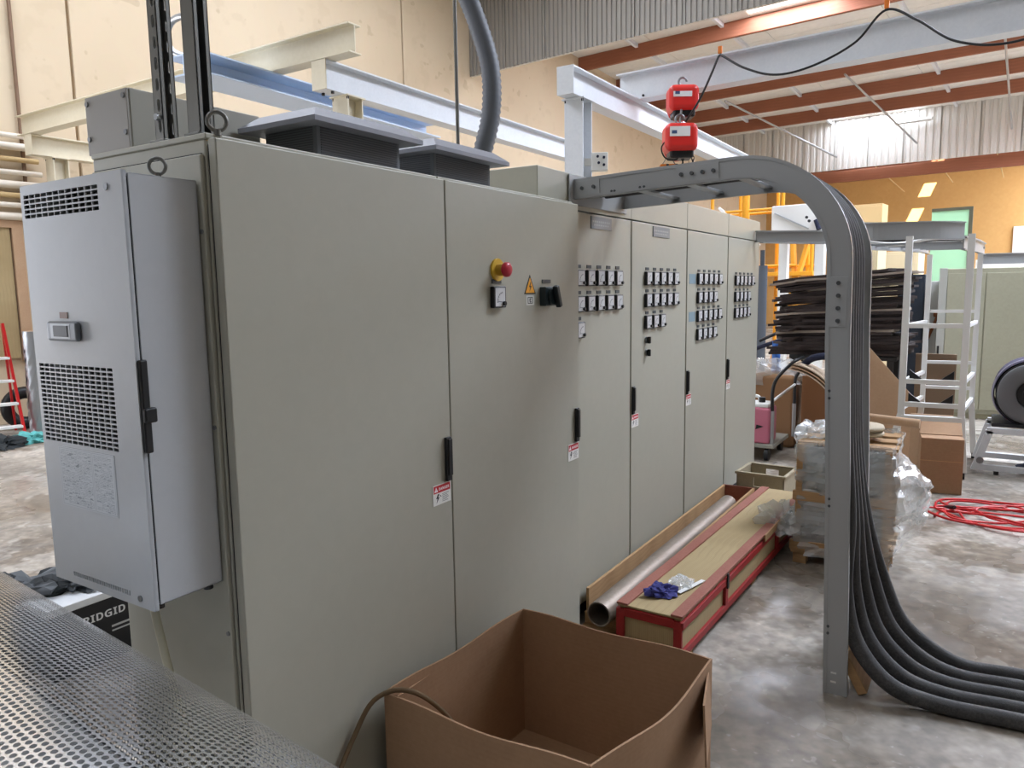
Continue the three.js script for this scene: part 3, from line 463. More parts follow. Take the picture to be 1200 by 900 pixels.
// ---------------------------------------------------------------- big open cardboard box
{
  const b = T('cardboard_box', 'large open empty brown cardboard box standing before the tall cabinets', 'box', [0, 0, 0]);
  // rim corners (x, z): a near-left, b far-left, c far-right, d near-right
  const A = [0.05, -0.452], Bq = [0.1, -1.185], Cq = [0.845, -1.17], D = [0.752, -0.455], H = 0.5, th = 0.007;
  const wall = (p, q, bow, dip) => { const n = 18, m = 8, dx = q[0] - p[0], dz = q[1] - p[1], L = Math.hypot(dx, dz), nx = -dz / L, nz = dx / L, g = new THREE.BoxGeometry(L, H, th, n, m, 1), a = g.attributes.position;
    for (let i = 0; i < a.count; i++) { const s = a.getX(i) / L + 0.5, y = a.getY(i) + H / 2, o = a.getZ(i) + bow * Math.sin(Math.PI * s) * (y / H), hgt = y * (1 + (dip * Math.sin(Math.PI * s) + 0.006 * Math.sin(9 * s)) / H); a.setXYZ(i, p[0] + dx * s + nx * o, Math.max(0.004, hgt), p[1] + dz * s + nz * o); }
    g.computeVertexNormals(); return g; };
  P(b, 'wall', wall(A, D, 0.006, -0.006), M.card); P(b, 'wall', wall(D, Cq, 0.03, -0.012), M.card); P(b, 'wall', wall(Cq, Bq, -0.006, 0.004), M.card); P(b, 'wall', wall(Bq, A, 0.004, -0.004), M.card);
  P(b, 'bottom', ext([[A[0], -A[1]], [D[0], -D[1]], [Cq[0], -Cq[1]], [Bq[0], -Bq[1]]], 0.006).rotateX(-Math.PI / 2).translate(0, 0.002, 0), M.card);
  { const g = bx(-0.003, -0.2, -0.12, 0.003, 0, 0.12); g.rotateZ(0.05); g.rotateY(0.25); g.translate(0.868, 0.47, -1.05); P(b, 'flap', g, M.card, 'flap hanging down outside'); }
  { const g = bx(-0.003, -0.3, -0.32, 0.003, 0, 0.32); g.rotateZ(-0.1); g.translate(0.062, 0.47, -0.8); P(b, 'flap', g, M.card, 'flap hanging down outside'); }
  { const g = bx(-0.33, -0.26, -0.003, 0.33, 0, 0.003); g.rotateX(0.1); g.translate(0.47, 0.475, -1.19); P(b, 'flap', g, M.card, 'flap hanging down outside'); }
  const deb = []; for (let i = 0; i < 70; i++) { const x = rr(0.25, 0.72), z = rr(-1.05, -0.6), l = rr(0.02, 0.06), an = rr(0, 6.3); deb.push(rod([x, rr(0.01, 0.03), z], [x + l * Math.cos(an), rr(0.01, 0.05), z + l * Math.sin(an)], 0.0015, 4)); }
  P(b, 'litter', mg(deb), M.dark, 'dark wisps of litter in the box', 'stuff');
}
one('rope', tube([[0.24, 0.28, -0.62], [0.2, 0.42, -0.56], [0.14, 0.508, -0.49], [0.085, 0.516, -0.455], [0.04, 0.49, -0.41], [0.02, 0.4, -0.34], [0.03, 0.25, -0.2], [0.05, 0.1, -0.02], [0.06, 0.01, 0.05]], 0.008, 60, 8), M.rope, 'brown cord hanging over the rim of the big cardboard box', 'cord');

// ---------------------------------------------------------------- long wooden crates along the cabinets
{
  const c = T('wooden_crate', 'long closed wooden crate with red painted battens', 'crate', [0.31, 0, -1.95], 0);
  c.rotation.y = -0.025;
  const w = 0.325, L = 2.42, y0 = 0.055, y1 = 0.25;
  P(c, 'body', rb(-w / 2 + 0.012, y0, -L + 0.01, w / 2 - 0.012, y1 - 0.012, -0.01, 0.003, 1), M.plyPale);
  P(c, 'lid', rb(-w / 2 + 0.004, y1 - 0.012, -L, w / 2 - 0.004, y1 - 0.002, 0, 0.003, 1), M.plyPale);
  for (const s of [-1, 1]) {
    P(c, 'batten', rb(s * (w / 2) - s * 0.056, y1 - 0.003, -L, s * w / 2, y1 + 0.008, 0.004, 0.002, 1), M.redWorn);
    P(c, 'batten', rb(s * (w / 2 - 0.012), y1 - 0.058, -L, s * (w / 2 + 0.004), y1 - 0.022, 0.002, 0.002, 1), M.redTrim);
    P(c, 'batten', rb(s * (w / 2 - 0.012), y0 - 0.002, -L, s * (w / 2 + 0.004), y0 + 0.034, 0.002, 0.002, 1), M.redTrim);
    for (const z of [-0.62, -1.62, -2.38]) P(c, 'batten', rb(s * (w / 2 - 0.012), y0 + 0.034, z - 0.02, s * (w / 2 + 0.004), y1 - 0.06, z + 0.02, 0.002, 1), M.redTrim);
    P(c, 'batten', rb(s * (w / 2) - s * 0.04, y0, -0.006, s * w / 2, y1 - 0.02, 0.01, 0.002, 1), M.redTrim);
  }
  P(c, 'batten', rb(-w / 2 + 0.04, y1 - 0.055, -0.006, w / 2 - 0.04, y1 - 0.015, 0.01, 0.002, 1), M.redTrim); P(c, 'batten', rb(-w / 2 + 0.04, y0, -0.006, w / 2 - 0.04, y0 + 0.035, 0.01, 0.002, 1), M.redTrim);
  { const g = bx(-0.004, -0.02, -1.05, 0.004, 0.02, 0, 0), p = g.attributes.position; void p; g.rotateY(0.018); g.translate(w / 2 + 0.014, y1 + 0.0, -1.28); P(c, 'loose_strip', g, M.plank, 'split strip of wood springing off the edge'); }
  for (const z of [-0.15, -1.2, -2.25]) P(c, 'foot', rb(-w / 2 + 0.02, 0, z - 0.045, w / 2 - 0.02, y0, z + 0.045, 0.003, 1), M.plank);
  for (const z of [-0.62, -1.62]) P(c, 'clasp', rb(w / 2 + 0.004, y1 - 0.075, z - 0.012, w / 2 + 0.012, y1 + 0.004, z + 0.012, 0.002, 1), M.dark);
  const o = T('wooden_crate', 'long open wooden crate between the red crate and the cabinets', 'crate', [0.01, 0, -1.95], 0);
  P(o, 'side_board', rb(-0.125, 0.02, -2.55, -0.108, 0.2, -0.2, 0.003, 1), M.plank); P(o, 'side_board', rb(0.1, 0.02, -2.55, 0.117, 0.2, -0.2, 0.003, 1), M.plank);
  P(o, 'end_board', rb(-0.125, 0.02, -2.567, 0.117, 0.2, -2.55, 0.003, 1), M.redWorn); P(o, 'bottom_board', rb(-0.125, 0, -2.56, 0.117, 0.02, -0.1, 0.003, 1), M.plank);
  P(o, 'end_board', rb(-0.125, 0.02, -0.2, 0.117, 0.08, -0.185, 0.003, 1), M.plank);
  const tb = T('steel_tube', 'thick worn metal tube lying in the open crate', 'tube');
  const prof = [[0.062, 0], [0.062, 2.15], [0.054, 2.15], [0.054, 0], [0.062, 0]].map(p => new THREE.Vector2(...p));
  const g = new THREE.LatheGeometry(prof, 28); g.rotateX(-Math.PI / 2); g.rotateX(0.005); g.translate(0.03, 0.146, -2.0); P(tb, 'pipe_wall', g, M.tubeSteel);
}
let blobShape;
{ // rag and bag on the crate
  blobShape = (sx, sy, sz, s, k) => { const g = new THREE.IcosahedronGeometry(1, 4), p = g.attributes.position; for (let i = 0; i < p.count; i++) { const x = p.getX(i), y = p.getY(i), z = p.getZ(i), n = 1 + k * (vn(0.5 + x * 0.4, 0.5 + z * 0.4 + y * 0.3, 7, s) - 0.5) + k * 0.5 * (vn(0.5 + x * 0.4 + y * 0.2, 0.5 + z * 0.4, 17, s + 3) - 0.5); p.setXYZ(i, x * n * sx, Math.max(-0.35, y * n) * sy, z * n * sz); } const q = g; q.computeVertexNormals(); q.translate(0, 0.35 * sy, 0); return q; };

  one('rag', blobShape(0.062, 0.035, 0.05, 5, 1.1), std(0x34367e, 0.8), 'crumpled blue rag on the red trimmed crate lid', 'rag', [0.29, 0.253, -2.14], 0.5);
  one('plastic_bag', blobShape(0.05, 0.02, 0.075, 9, 1.0), M.film, 'clear plastic bag crumpled behind the blue rag', 'bag', [0.33, 0.253, -2.32], 0.2);
  one('paper_scrap', bx(-0.012, 0, -0.11, 0.012, 0.003, 0.11).rotateY(-0.25), M.white, 'narrow white paper strip beside the blue rag', 'paper', [0.39, 0.256, -2.3], 0);
}
// ---------------------------------------------------------------- perforated sheet roll at the bottom
{
  const R = 0.42, yc = 0.7865, z0 = 0.7087, x0 = -0.95, x1 = 1.1, pit = 0.0128, hr = 0.0047, row = pit * 0.82, nr = Math.floor(2 * Math.PI * R * 0.56 / row), nc = Math.floor((x1 - x0) / pit), a0 = -0.25;
  const roll = T('perforated_roll', 'roll of shiny perforated sheet metal close in front of the camera', 'metal roll', [0, 0, 0], -TH);
  const N = nr * nc, pos = new Float32Array(N * 16 * 9), nor = new Float32Array(N * 16 * 9); let k = 0;
  const O = [[1, 0], [1, 1], [0, 1], [-1, 1], [-1, 0], [-1, -1], [0, -1], [1, -1]];
  const pt = (x, s) => { const a = a0 + s / R; pos[k] = x; pos[k + 1] = yc + R * Math.sin(a); pos[k + 2] = z0 - R * Math.cos(a); nor[k] = 0; nor[k + 1] = Math.sin(a); nor[k + 2] = -Math.cos(a); k += 3; };
  for (let j = 0; j < nr; j++) for (let i = 0; i < nc; i++) {
    const cx = x0 + (i + 0.5 + 0.5 * (j % 2)) * pit, cs = (j + 0.5) * row;
    for (let q = 0; q < 8; q++) {
      const a = q * Math.PI / 4, b = a + Math.PI / 4, A = O[q], Bq = O[(q + 1) % 8];
      const h0 = [cx + hr * 1.12 * Math.cos(a), cs + hr * 0.88 * Math.sin(a)], h1 = [cx + hr * 1.12 * Math.cos(b), cs + hr * 0.88 * Math.sin(b)], e0 = [cx + A[0] * pit / 2, cs + A[1] * row / 2], e1 = [cx + Bq[0] * pit / 2, cs + Bq[1] * row / 2];
      for (const p of [h0, e1, e0, h0, h1, e1]) pt(...p);
    }
  }
  const g = new THREE.BufferGeometry(); g.setAttribute('position', new THREE.BufferAttribute(pos, 3)); g.setAttribute('normal', new THREE.BufferAttribute(nor, 3)); g.setAttribute('uv', new THREE.BufferAttribute(new Float32Array(N * 16 * 6), 2));
  P(roll, 'perforated_sheet', g, own(M.perf));
  P(roll, 'unseen_drum', new THREE.CylinderGeometry(R - 0.15, R - 0.15, x1 - x0 - 0.02, 64).rotateZ(Math.PI / 2).translate((x0 + x1) / 2, yc, z0), M.galv, 'unseen drum placed inside the perforated roll to darken its holes');  // inner drum, placed so that the holes look dark
  for (const x of [x0 + 0.004, x1 - 0.004]) P(roll, 'unseen_end_disc', rod([x - 0.004, yc, z0], [x + 0.004, yc, z0], R - 0.006, 64), M.steel);  // ends out of view, closed to keep the roll dark inside
  // plain remainder of the sheet underneath: from the end of the holes round to their start
  { const aS = a0 + nr * row / R, aE = a0 + 2 * Math.PI, n = 40, ps = []; for (let i = 0; i < n; i++) { const a = aS + (aE - aS) * i / n, b = aS + (aE - aS) * (i + 1) / n, p = (x, t) => [x, yc + R * Math.sin(t), z0 - R * Math.cos(t)]; ps.push(...p(x0, a), ...p(x1, b), ...p(x1, a), ...p(x0, a), ...p(x0, b), ...p(x1, b)); } const h = new THREE.BufferGeometry(); h.setAttribute('position', new THREE.Float32BufferAttribute(ps, 3)); h.computeVertexNormals(); P(roll, 'sheet_underside', h, M.perf); }
  const st = T('roll_stand', 'dark steel cradle stand under the perforated sheet roll', 'stand', [0, 0, 0], -TH);
  for (const x of [x0 + 0.3, x1 - 0.3]) { for (const s of [-1, 1]) { P(st, 'leg', bar([x, 0, z0 + s * 0.3], [x, yc - R + 0.02, z0 + s * 0.24], 0.05, 0.05), M.plinth); P(st, 'roller', rod([x - 0.1, yc - R + 0.01, z0 + s * 0.2], [x + 0.1, yc - R + 0.01, z0 + s * 0.2], 0.034, 14), M.steel); } P(st, 'cross_bar', bar([x, yc - R - 0.03, z0 - 0.25], [x, yc - R - 0.03, z0 + 0.25], 0.05, 0.04), M.plinth); }
}
// ---------------------------------------------------------------- tool box under the air conditioner with gloves
{
  const t = T('tool_carton', 'black carton with white lid and lettering on the floor behind the nearest cabinet', 'carton', [-1.9, 0, -0.72]);
  P(t, 'body', rb(-0.5, 0, -0.42, 0, 0.31, 0.32, 0.004), std(0x16181d, 0.5)); P(t, 'lid', rb(-0.51, 0.305, -0.43, 0.008, 0.34, 0.33, 0.004), M.whitePaint);
  const tx = canvas(512, 256, (c) => { c.fillStyle = '#15171c'; c.fillRect(0, 0, 512, 256); c.fillStyle = '#d9dadc'; c.font = 'bold 42px sans-serif'; c.fillText('RIDGID', 95, 78); c.fillStyle = '#b8babd'; c.fillRect(190, 118, 210, 9); c.fillRect(190, 138, 150, 7); c.strokeStyle = '#b01c30'; c.lineWidth = 22; c.beginPath(); c.arc(470, 250, 90, Math.PI, 1.75 * Math.PI); c.stroke(); });
  const g = new THREE.PlaneGeometry(0.72, 0.3); g.rotateY(Math.PI / 2); g.translate(0.0015, 0.155, -0.05); P(t, 'print', g, own(std(0xffffff, 0.5, 0, { map: tx })));
  for (let i = 0; i < 3; i++) one('work_glove', blobShape(0.13, 0.06, 0.1, 20 + i, 1.3), std([0x3c4044, 0x5a5e62, 0x2c3034][i], 0.8), ['dark grey', 'pale grey', 'black'][i] + ' crumpled work glove lying on the black carton', 'glove', [-2.1 - 0.08 * i, 0.342 + 0.04 * (i === 2), -0.62 + 0.17 * i], i, 'gloves on the carton');
}

// ---------------------------------------------------------------- white steel crane frame
function ibeam(name, label, a, b, w, h, t, mat, cat = 'beam', group) {
  const A = V(...a), Bv = V(...b), L = A.distanceTo(Bv), g = ext(beamI(w, h, t), L);
  const o = T(name, label, cat, a, Math.atan2(b[0] - a[0], b[2] - a[2]), group);
  P(o, 'section', g, mat);
  return o;
}
const H0 = 3.81, bh = 0.26;
function runway(label, x, z0, z1, mat) { const o = ibeam('crane_runway', label, [x, H0 - bh, z0], [x, H0 - bh, z1], 0.17, bh, 0.014, mat, 'beam', 'runway beams of the crane frame'); return o; }
{
  const a = runway('far runway beam of the crane frame by the pipes', -9.05, -3.96, -7.4, M.cream); P(a, 'end_plate', rb(-0.09, 0, -0.006, 0.09, bh, 0.004, 0.002, 1), M.cream); 
  const b = runway('runway beam behind the vent hoods, under the crane bridge', -3.68, -3.9, -8.9, M.whitePaint); P(b, 'end_plate', rb(-0.09, 0, -0.006, 0.09, bh, 0.004, 0.002, 1), M.cream);
  for (const s of [-0.06, 0.06]) for (const y of [-0.022, bh]) P(b, 'bolt', rod([s, y, 0.1], [s, y + 0.022, 0.1], 0.016, 6), M.black);
  const c = runway('runway beam under the red hoists', -1.94, -5.36, -13, M.whitePaint); P(c, 'end_plate', rb(-0.09, 0, -0.006, 0.09, bh, 0.004, 0.002, 1), M.whitePaint);
  for (let i = 0; i < 4; i++) P(c, 'bolt', rod([0.1, 0.06 + 0.0 * i, 0.14 + i * 0.16], [0.086, 0.06, 0.14 + i * 0.16], 0.014, 6), M.dark);
  const col = (label, x, z, mat) => { const k = T('crane_column', label, 'column', [x, 0, z], 0, 'columns of the crane frame'); P(k, 'shaft', ext(beamI(0.2, 0.2, 0.014), H0 - bh - 0.03).rotateX(-Math.PI / 2).translate(0, 0.015, 0.1), mat); P(k, 'base_plate', rb(-0.16, 0, -0.16, 0.16, 0.016, 0.16, 0.004, 1), mat); P(k, 'cap_plate', rb(-0.12, H0 - bh - 0.016, -0.12, 0.12, H0 - bh - 0.001, 0.12, 0.003, 1), mat); for (const s of [-0.09, 0.09]) P(k, 'bolt', rod([s, H0 - bh - 0.04, 0.09], [s, H0 - bh - 0.016, 0.09], 0.014, 6), M.black); };
  col('pale crane column behind the vent hoods', -3.68, -4.25, M.cream); col('white crane column under the runway of the red hoists', -1.94, -5.62, M.whitePaint); col('crane column beside the pipes of the beige wall', -9.05, -4.3, M.cream);
  const b1 = ibeam('crane_bridge', 'pale crane bridge beam crossing above the vent hoods', [-3.28, H0 + 0.002, -3.96], [-9.3, H0 + 0.002, -4.02], 0.15, 0.25, 0.012, M.cream, 'beam', 'crane bridges'); void b1;
  const b2 = ibeam('crane_bridge', 'wide white crane bridge beam carrying the red hoists', [-2.15, H0 + 0.002, -7.08], [5.2, H0 + 0.002, -6.5], 0.2, 0.31, 0.016, M.whitePaint, 'beam', 'crane bridges');
  for (const q of [0.12, 0.3]) P(b2, 'bolt', rod([-0.012, 0.05, q], [-0.03, 0.05, q], 0.014, 6), M.dark);
  const mono = ibeam('crane_rail', 'bluish white rail beam hung under the pale crane bridge', [-4.5, 3.63, -3.1], [-4.62, 3.63, -6.6], 0.46, 0.18, 0.014, std(0xc4d6ec, 0.4), 'beam'); void mono;
  one('hose_sleeve', tube([[-4.62, 3.83, -3.25], [-4.78, 3.9, -3.2], [-4.86, 4.02, -3.2], [-4.8, 4.14, -3.2], [-4.62, 4.17, -3.2], [-4.45, 4.1, -3.2], [-4.4, 3.84, -3.25]], 0.03, 40, 8), M.galv, 'grey looped sleeve on the rail beam beside the strut post', 'hose');
}
function hoist(label, pos, k, withLabel) {
  const h = T('chain_hoist', label, 'hoist', pos, 0.55, 'red electric chain hoists');
  P(h, 'gear_case', rb(-0.13 * k, -0.11 * k, -0.11 * k, 0.13 * k, 0.11 * k, 0.11 * k, 0.05 * k, 4), M.redHoist);
  P(h, 'motor', rod([0.03 * k, -0.02 * k, -0.1 * k], [0.03 * k, -0.02 * k, -0.32 * k], 0.1 * k, 20), M.redHoist);
  for (let i = 0; i < 5; i++) P(h, 'cooling_fin', rod([0.03 * k, -0.02 * k, (-0.14 - i * 0.035) * k], [0.03 * k, -0.02 * k, (-0.15 - i * 0.035) * k], 0.112 * k, 20), M.redHoist);
  P(h, 'lower_block', rb(-0.09 * k, -0.16 * k, -0.1 * k, 0.1 * k, -0.09 * k, 0.08 * k, 0.02 * k, 2), M.black);
  const pl = P(h, 'rating_plate', rb(-0.1 * k, 0, 0.108 * k, 0.06 * k, (withLabel ? 0.075 : 0.045) * k, 0.114 * k, 0.002, 1), M.white, 'white rating plate'); P(pl, 'mark', bx(-0.085 * k, 0.02 * k, 0.114 * k, -0.045 * k, 0.045 * k, 0.116 * k), std(0x3a5078, 0.5));
  P(h, 'hook', new THREE.TorusGeometry(0.035 * k, 0.01 * k, 8, 16, 4.6).translate(0, 0.15 * k, 0), M.steel);
  return h;
}
hoist('upper red electric chain hoist under the white bridge', [-1.29, 3.68, -6.74], 1.2, false);
{ const h = hoist('lower red electric chain hoist hanging by a chain', [-1.27, 3.26, -6.62], 1.3, true);
  for (const x of [-0.015, 0.09]) for (let i = 0; i < 9; i++) { const g = new THREE.TorusGeometry(0.018, 0.006, 6, 10); g.scale(0.75, 1.3, 1); if (i % 2) g.rotateY(Math.PI / 2); g.translate(x + 0.05, -0.2 - i * 0.036, 0.0); P(h, 'chain_link', g, M.black); }
  P(h, 'pendant_cable', tube([[-0.13, 0.0, 0.05], [-0.2, -0.1, 0.06], [-0.16, -0.2, 0.06], [-0.05, -0.22, 0.05], [0, -0.18, 0.02]], 0.008, 24, 6), M.black);
  P(h, 'suspension_chain', rod([0, 0.16, 0], [0.02, 0.34, -0.02], 0.012, 6), M.steel);
  const b = T('hook_block', 'orange and black hook block below the lower red hoist', 'hook block', [-1.36, 2.93, -6.55], 0.55); P(b, 'body', rb(-0.09, 0, -0.04, 0.09, 0.07, 0.04, 0.01), M.orange); for (const x of [-0.02, 0.075]) P(b, 'stripe', rb(x - 0.018, -0.001, -0.042, x + 0.018, 0.071, 0.042, 0.01), M.black); P(b, 'bail', tube([[-0.07, 0.068, 0], [0, 0.15, 0], [0.07, 0.068, 0]], 0.005, 12, 6), M.steel);
}
one('power_lead', tube([[-1.2, 3.42, -6.6], [-1.02, 3.6, -6.5], [-0.9, 3.84, -6.5], [-0.83, 4.0, -6.52], [-0.8, 3.98, -6.5], [-0.55, 3.8, -6.4], [-0.25, 3.68, -6.35], [0.05, 3.7, -6.35], [0.42, 3.86, -6.4], [0.66, 4.1, -6.44], [0.9, 3.96, -6.4], [1.2, 3.72, -6.35], [1.55, 3.63, -6.32], [1.9, 3.7, -6.3], [2.4, 4.05, -6.32]], 0.011, 160, 6), M.black, 'black power lead festooned along the white bridge beam', 'cable');
one('cable_clip', rb(-0.02, 0, -0.012, 0.02, 0.08, 0.012, 0.005), M.orange, 'orange clip holding up the festooned black lead', 'clip', [0.66, 4.11, -6.44], 0);
one('cable_clip', rb(-0.02, 0, -0.012, 0.02, 0.07, 0.012, 0.005), M.orange, 'orange clip at the lead nearest the red hoists', 'clip', [-0.83, 4.01, -6.52], 0);
{ // small white boxes beside the crane column
  const j = T('junction_box', 'white junction box with dark knobs on the crane column', 'junction box', [-1.72, 2.86, -5.66], 0.5); P(j, 'body', rb(-0.09, 0, -0.05, 0.07, 0.17, 0.05, 0.008), M.white); for (const [x, y] of [[-0.03, 0.13], [0.03, 0.12], [-0.02, 0.07], [0.03, 0.05]]) P(j, 'knob', rod([x, y, 0.05], [x, y, 0.065], 0.013, 8), M.navy); P(j, 'bracket', rb(-0.16, 0.05, -0.02, -0.085, 0.12, 0.02, 0.004, 1), M.white);
}
{ // braces and rods under the roof
  const rods = [[[-7.2, 7.0, -20.5], [-5.6, 5.95, -26.2]], [[-3.9, 7.1, -20.3], [-3.2, 6.1, -26.2]], [[-0.4, 7.2, -20.0], [-0.7, 6.2, -26.2]], [[-5.0, 5.9, -29.0], [-4.5, 5.2, -31.5]], [[-3.1, 6.0, -28.5], [-2.9, 5.4, -31.6]], [[-1.3, 6.0, -28.6], [-1.3, 5.4, -31.4]]];
  rods.forEach(([a, b], i) => one('roof_brace', rod(a, b, i < 3 ? 0.03 : 0.018, 6), i < 3 ? M.galv : M.tan, ['roof brace above the tray bend', 'roof brace beside the tube lamp', 'roof brace nearest the camera at the roof edge', 'short brace below the far purlin by the tall tan cabinet', 'short brace above the sunlit wall patch', 'short brace at the far end of the ochre wall'][i], 'brace', [0, 0, 0], -TH, 'roof braces'));
  const l = T('tube_lamp', 'unlit white tube lamp below the ribbed roof step', 'lamp', [0, 0, 0], -TH); P(l, 'housing', rb(-3.9, 6.78, -26.3, -2.8, 6.86, -26.16, 0.01, 1), M.white); P(l, 'tube', rod([-3.85, 6.76, -26.23], [-2.85, 6.76, -26.23], 0.018, 8), M.white); P(l, 'hanger', rod([-3.35, 6.86, -26.23], [-3.35, 7.2, -26.23], 0.01, 6), M.galv);
}

// ---------------------------------------------------------------- wrapped pallet load
{
  const p = T('wrapped_pallet', 'two-tier wooden pallet load wrapped in crumpled clear film', 'pallet', [0.86, 0, -3.92], 0.03);
  const w = 0.26, d = 0.31;
  for (const x of [-w + 0.03, 0, w - 0.03]) for (const z of [-d + 0.04, 0, d - 0.04]) P(p, 'block', rb(x - 0.04, 0, z - 0.04, x + 0.04, 0.07, z + 0.04, 0.004, 1), M.plank);
  for (const z of [-d + 0.03, -d / 2, 0, d / 2, d - 0.03]) P(p, 'deck_board', rb(-w - 0.02, 0.07, z - 0.045, w + 0.02, 0.09, z + 0.045, 0.003, 1), M.plank);
  P(p, 'front_board', rb(-w - 0.03, 0.09, d - 0.01, w + 0.03, 0.15, d + 0.015, 0.003, 1), M.plank);
  P(p, 'lower_unit', rb(-w + 0.03, 0.092, -d + 0.03, w - 0.03, 0.4, d - 0.03, 0.01), M.galv); P(p, 'upper_unit', rb(-w + 0.03, 0.47, -d + 0.03, w - 0.03, 0.74, d - 0.03, 0.01), std(0x9aa0a0, 0.4, 0.5));
  for (const x of [-w + 0.015, w - 0.015]) for (const z of [-d + 0.01, d - 0.01]) P(p, 'corner_post', rb(x - 0.018, 0.09, z - 0.018, x + 0.018, 0.76, z + 0.018, 0.003, 1), M.plank);
  for (const z of [d - 0.005, -d + 0.005]) P(p, 'middle_board', rb(-w - 0.02, 0.405, z - 0.014, w + 0.02, 0.465, z + 0.018, 0.003, 1), M.plank);
  for (const z of [-0.2, 0, 0.2]) P(p, 'top_board', rb(-w - 0.01, 0.745, z - 0.06, w + 0.03, 0.765, z + 0.06, 0.003, 1), M.plank);
  // film: crumpled skin around the load, bulging to one side
  const N = 90, K = 34, pos = [], idx = [];
  for (let j = 0; j <= K; j++) for (let i = 0; i <= N; i++) {
    const a = i / N * 2 * Math.PI, y = 0.06 + 0.73 * j / K, c = Math.cos(a), s = Math.sin(a), m = 1 / Math.max(Math.abs(c) / (w + 0.015), Math.abs(s) / (d + 0.02));
    const bul = Math.max(0, c) ** 2 * 0.16 * Math.sin(Math.PI * Math.min(1, j / K * 1.15)) * (0.5 + vn(i / N, j / K, 6, 3)), n = 0.045 * (vn(i / N, j / K, 14, 8) - 0.4) + 0.045 * (vn(i / N, j / K, 37, 9) - 0.5);
    const r = m + bul + n * 0.9; pos.push(c * r, y + 0.03 * (vn(i / N, j / K, 9, 12) - 0.5), s * r);
  }
  for (let j = 0; j < K; j++) for (let i = 0; i < N; i++) { const q = j * (N + 1) + i; if (j < 9 && vn(i / N, 0.3, 11, 31) > 0.45 + 0.05 * j) continue; idx.push(q, q + 1, q + N + 1, q + 1, q + N + 2, q + N + 1); }
  const g = new THREE.BufferGeometry(); g.setAttribute('position', new THREE.Float32BufferAttribute(pos, 3)); g.setIndex(idx); const gf = g.toNonIndexed(); gf.computeVertexNormals(); P(p, 'stretch_film', gf, M.film, 'crumpled clear stretch film');
  const hump = blobShape(0.1, 0.07, 0.16, 44, 1.4); hump.translate(-w + 0.06, 0.76, 0.02); P(p, 'film_bunch', hump, M.film, 'bunched film on top');
  { const t2 = blobShape(0.1, 0.1, 0.12, 51, 1.4); t2.translate(-w - 0.09, 0.2, d - 0.02); P(p, 'film_tail', t2, M.film, 'loose film tail draped over the crate'); }
  for (let i = 0; i < 2; i++) { const dk = T('cable_disc', i ? 'upper pale disc on top of the wrapped pallet' : 'lower pale disc on top of the wrapped pallet', 'disc', [0.93, 0.796 + i * 0.033, -3.9]); P(dk, 'plate', new THREE.LatheGeometry([[0.02, 0], [0.12, 0], [0.128, 0.01], [0.12, 0.03], [0.02, 0.03]].map(q => new THREE.Vector2(...q)), 32), std(0xb7a98f, 0.7)); P(dk, 'hub', new THREE.CylinderGeometry(0.02, 0.02, 0.032, 12).translate(0, 0.016, 0), std(0x8a7c66, 0.7)); }
  one('cardboard_tube', rod([0.66, 0.845, -4.35], [1.22, 0.82, -4.3], 0.03, 16), M.cardPale, 'cardboard tube lying behind the discs on the wrapped pallet', 'tube');
}
{ // beige slatted tote between crate and cabinets end
  const t = T('plastic_tote', 'worn beige plastic tote standing at the end of the crates', 'tote', [0.16, 0, -4.72], -0.04);
  const w = 0.18, d = 0.17, h = 0.3, th = 0.012;
  P(t, 'bottom', bx(-w, 0, -d, w, 0.012, d), M.tote);
  for (const s of [-1, 1]) {
    P(t, 'end_wall', mg([bx(-w, 0, s * d, w, h - 0.1, s * (d - th)), bx(-w, h - 0.1, s * d, -0.05, h - 0.03, s * (d - th)), bx(0.05, h - 0.1, s * d, w, h - 0.03, s * (d - th)), bx(-w, h - 0.03, s * d, w, h, s * (d - th))]), M.tote);
    P(t, 'side_wall', bx(s * w, 0, -d, s * (w - th), h, d), M.tote);
    P(t, 'rim', rb(-w - 0.012, h - 0.014, s * d - 0.014, w + 0.012, h + 0.006, s * d + 0.012, 0.004, 1), M.tote); P(t, 'rim', rb(s * w - 0.012, h - 0.014, -d, s * w + 0.014, h + 0.006, d, 0.004, 1), M.tote);
    for (const x of [-0.12, 0, 0.12]) P(t, 'rib', bx(x - 0.006, 0.01, s * d, x + 0.006, h - 0.11, s * (d + 0.01)), M.tote);
  }
}
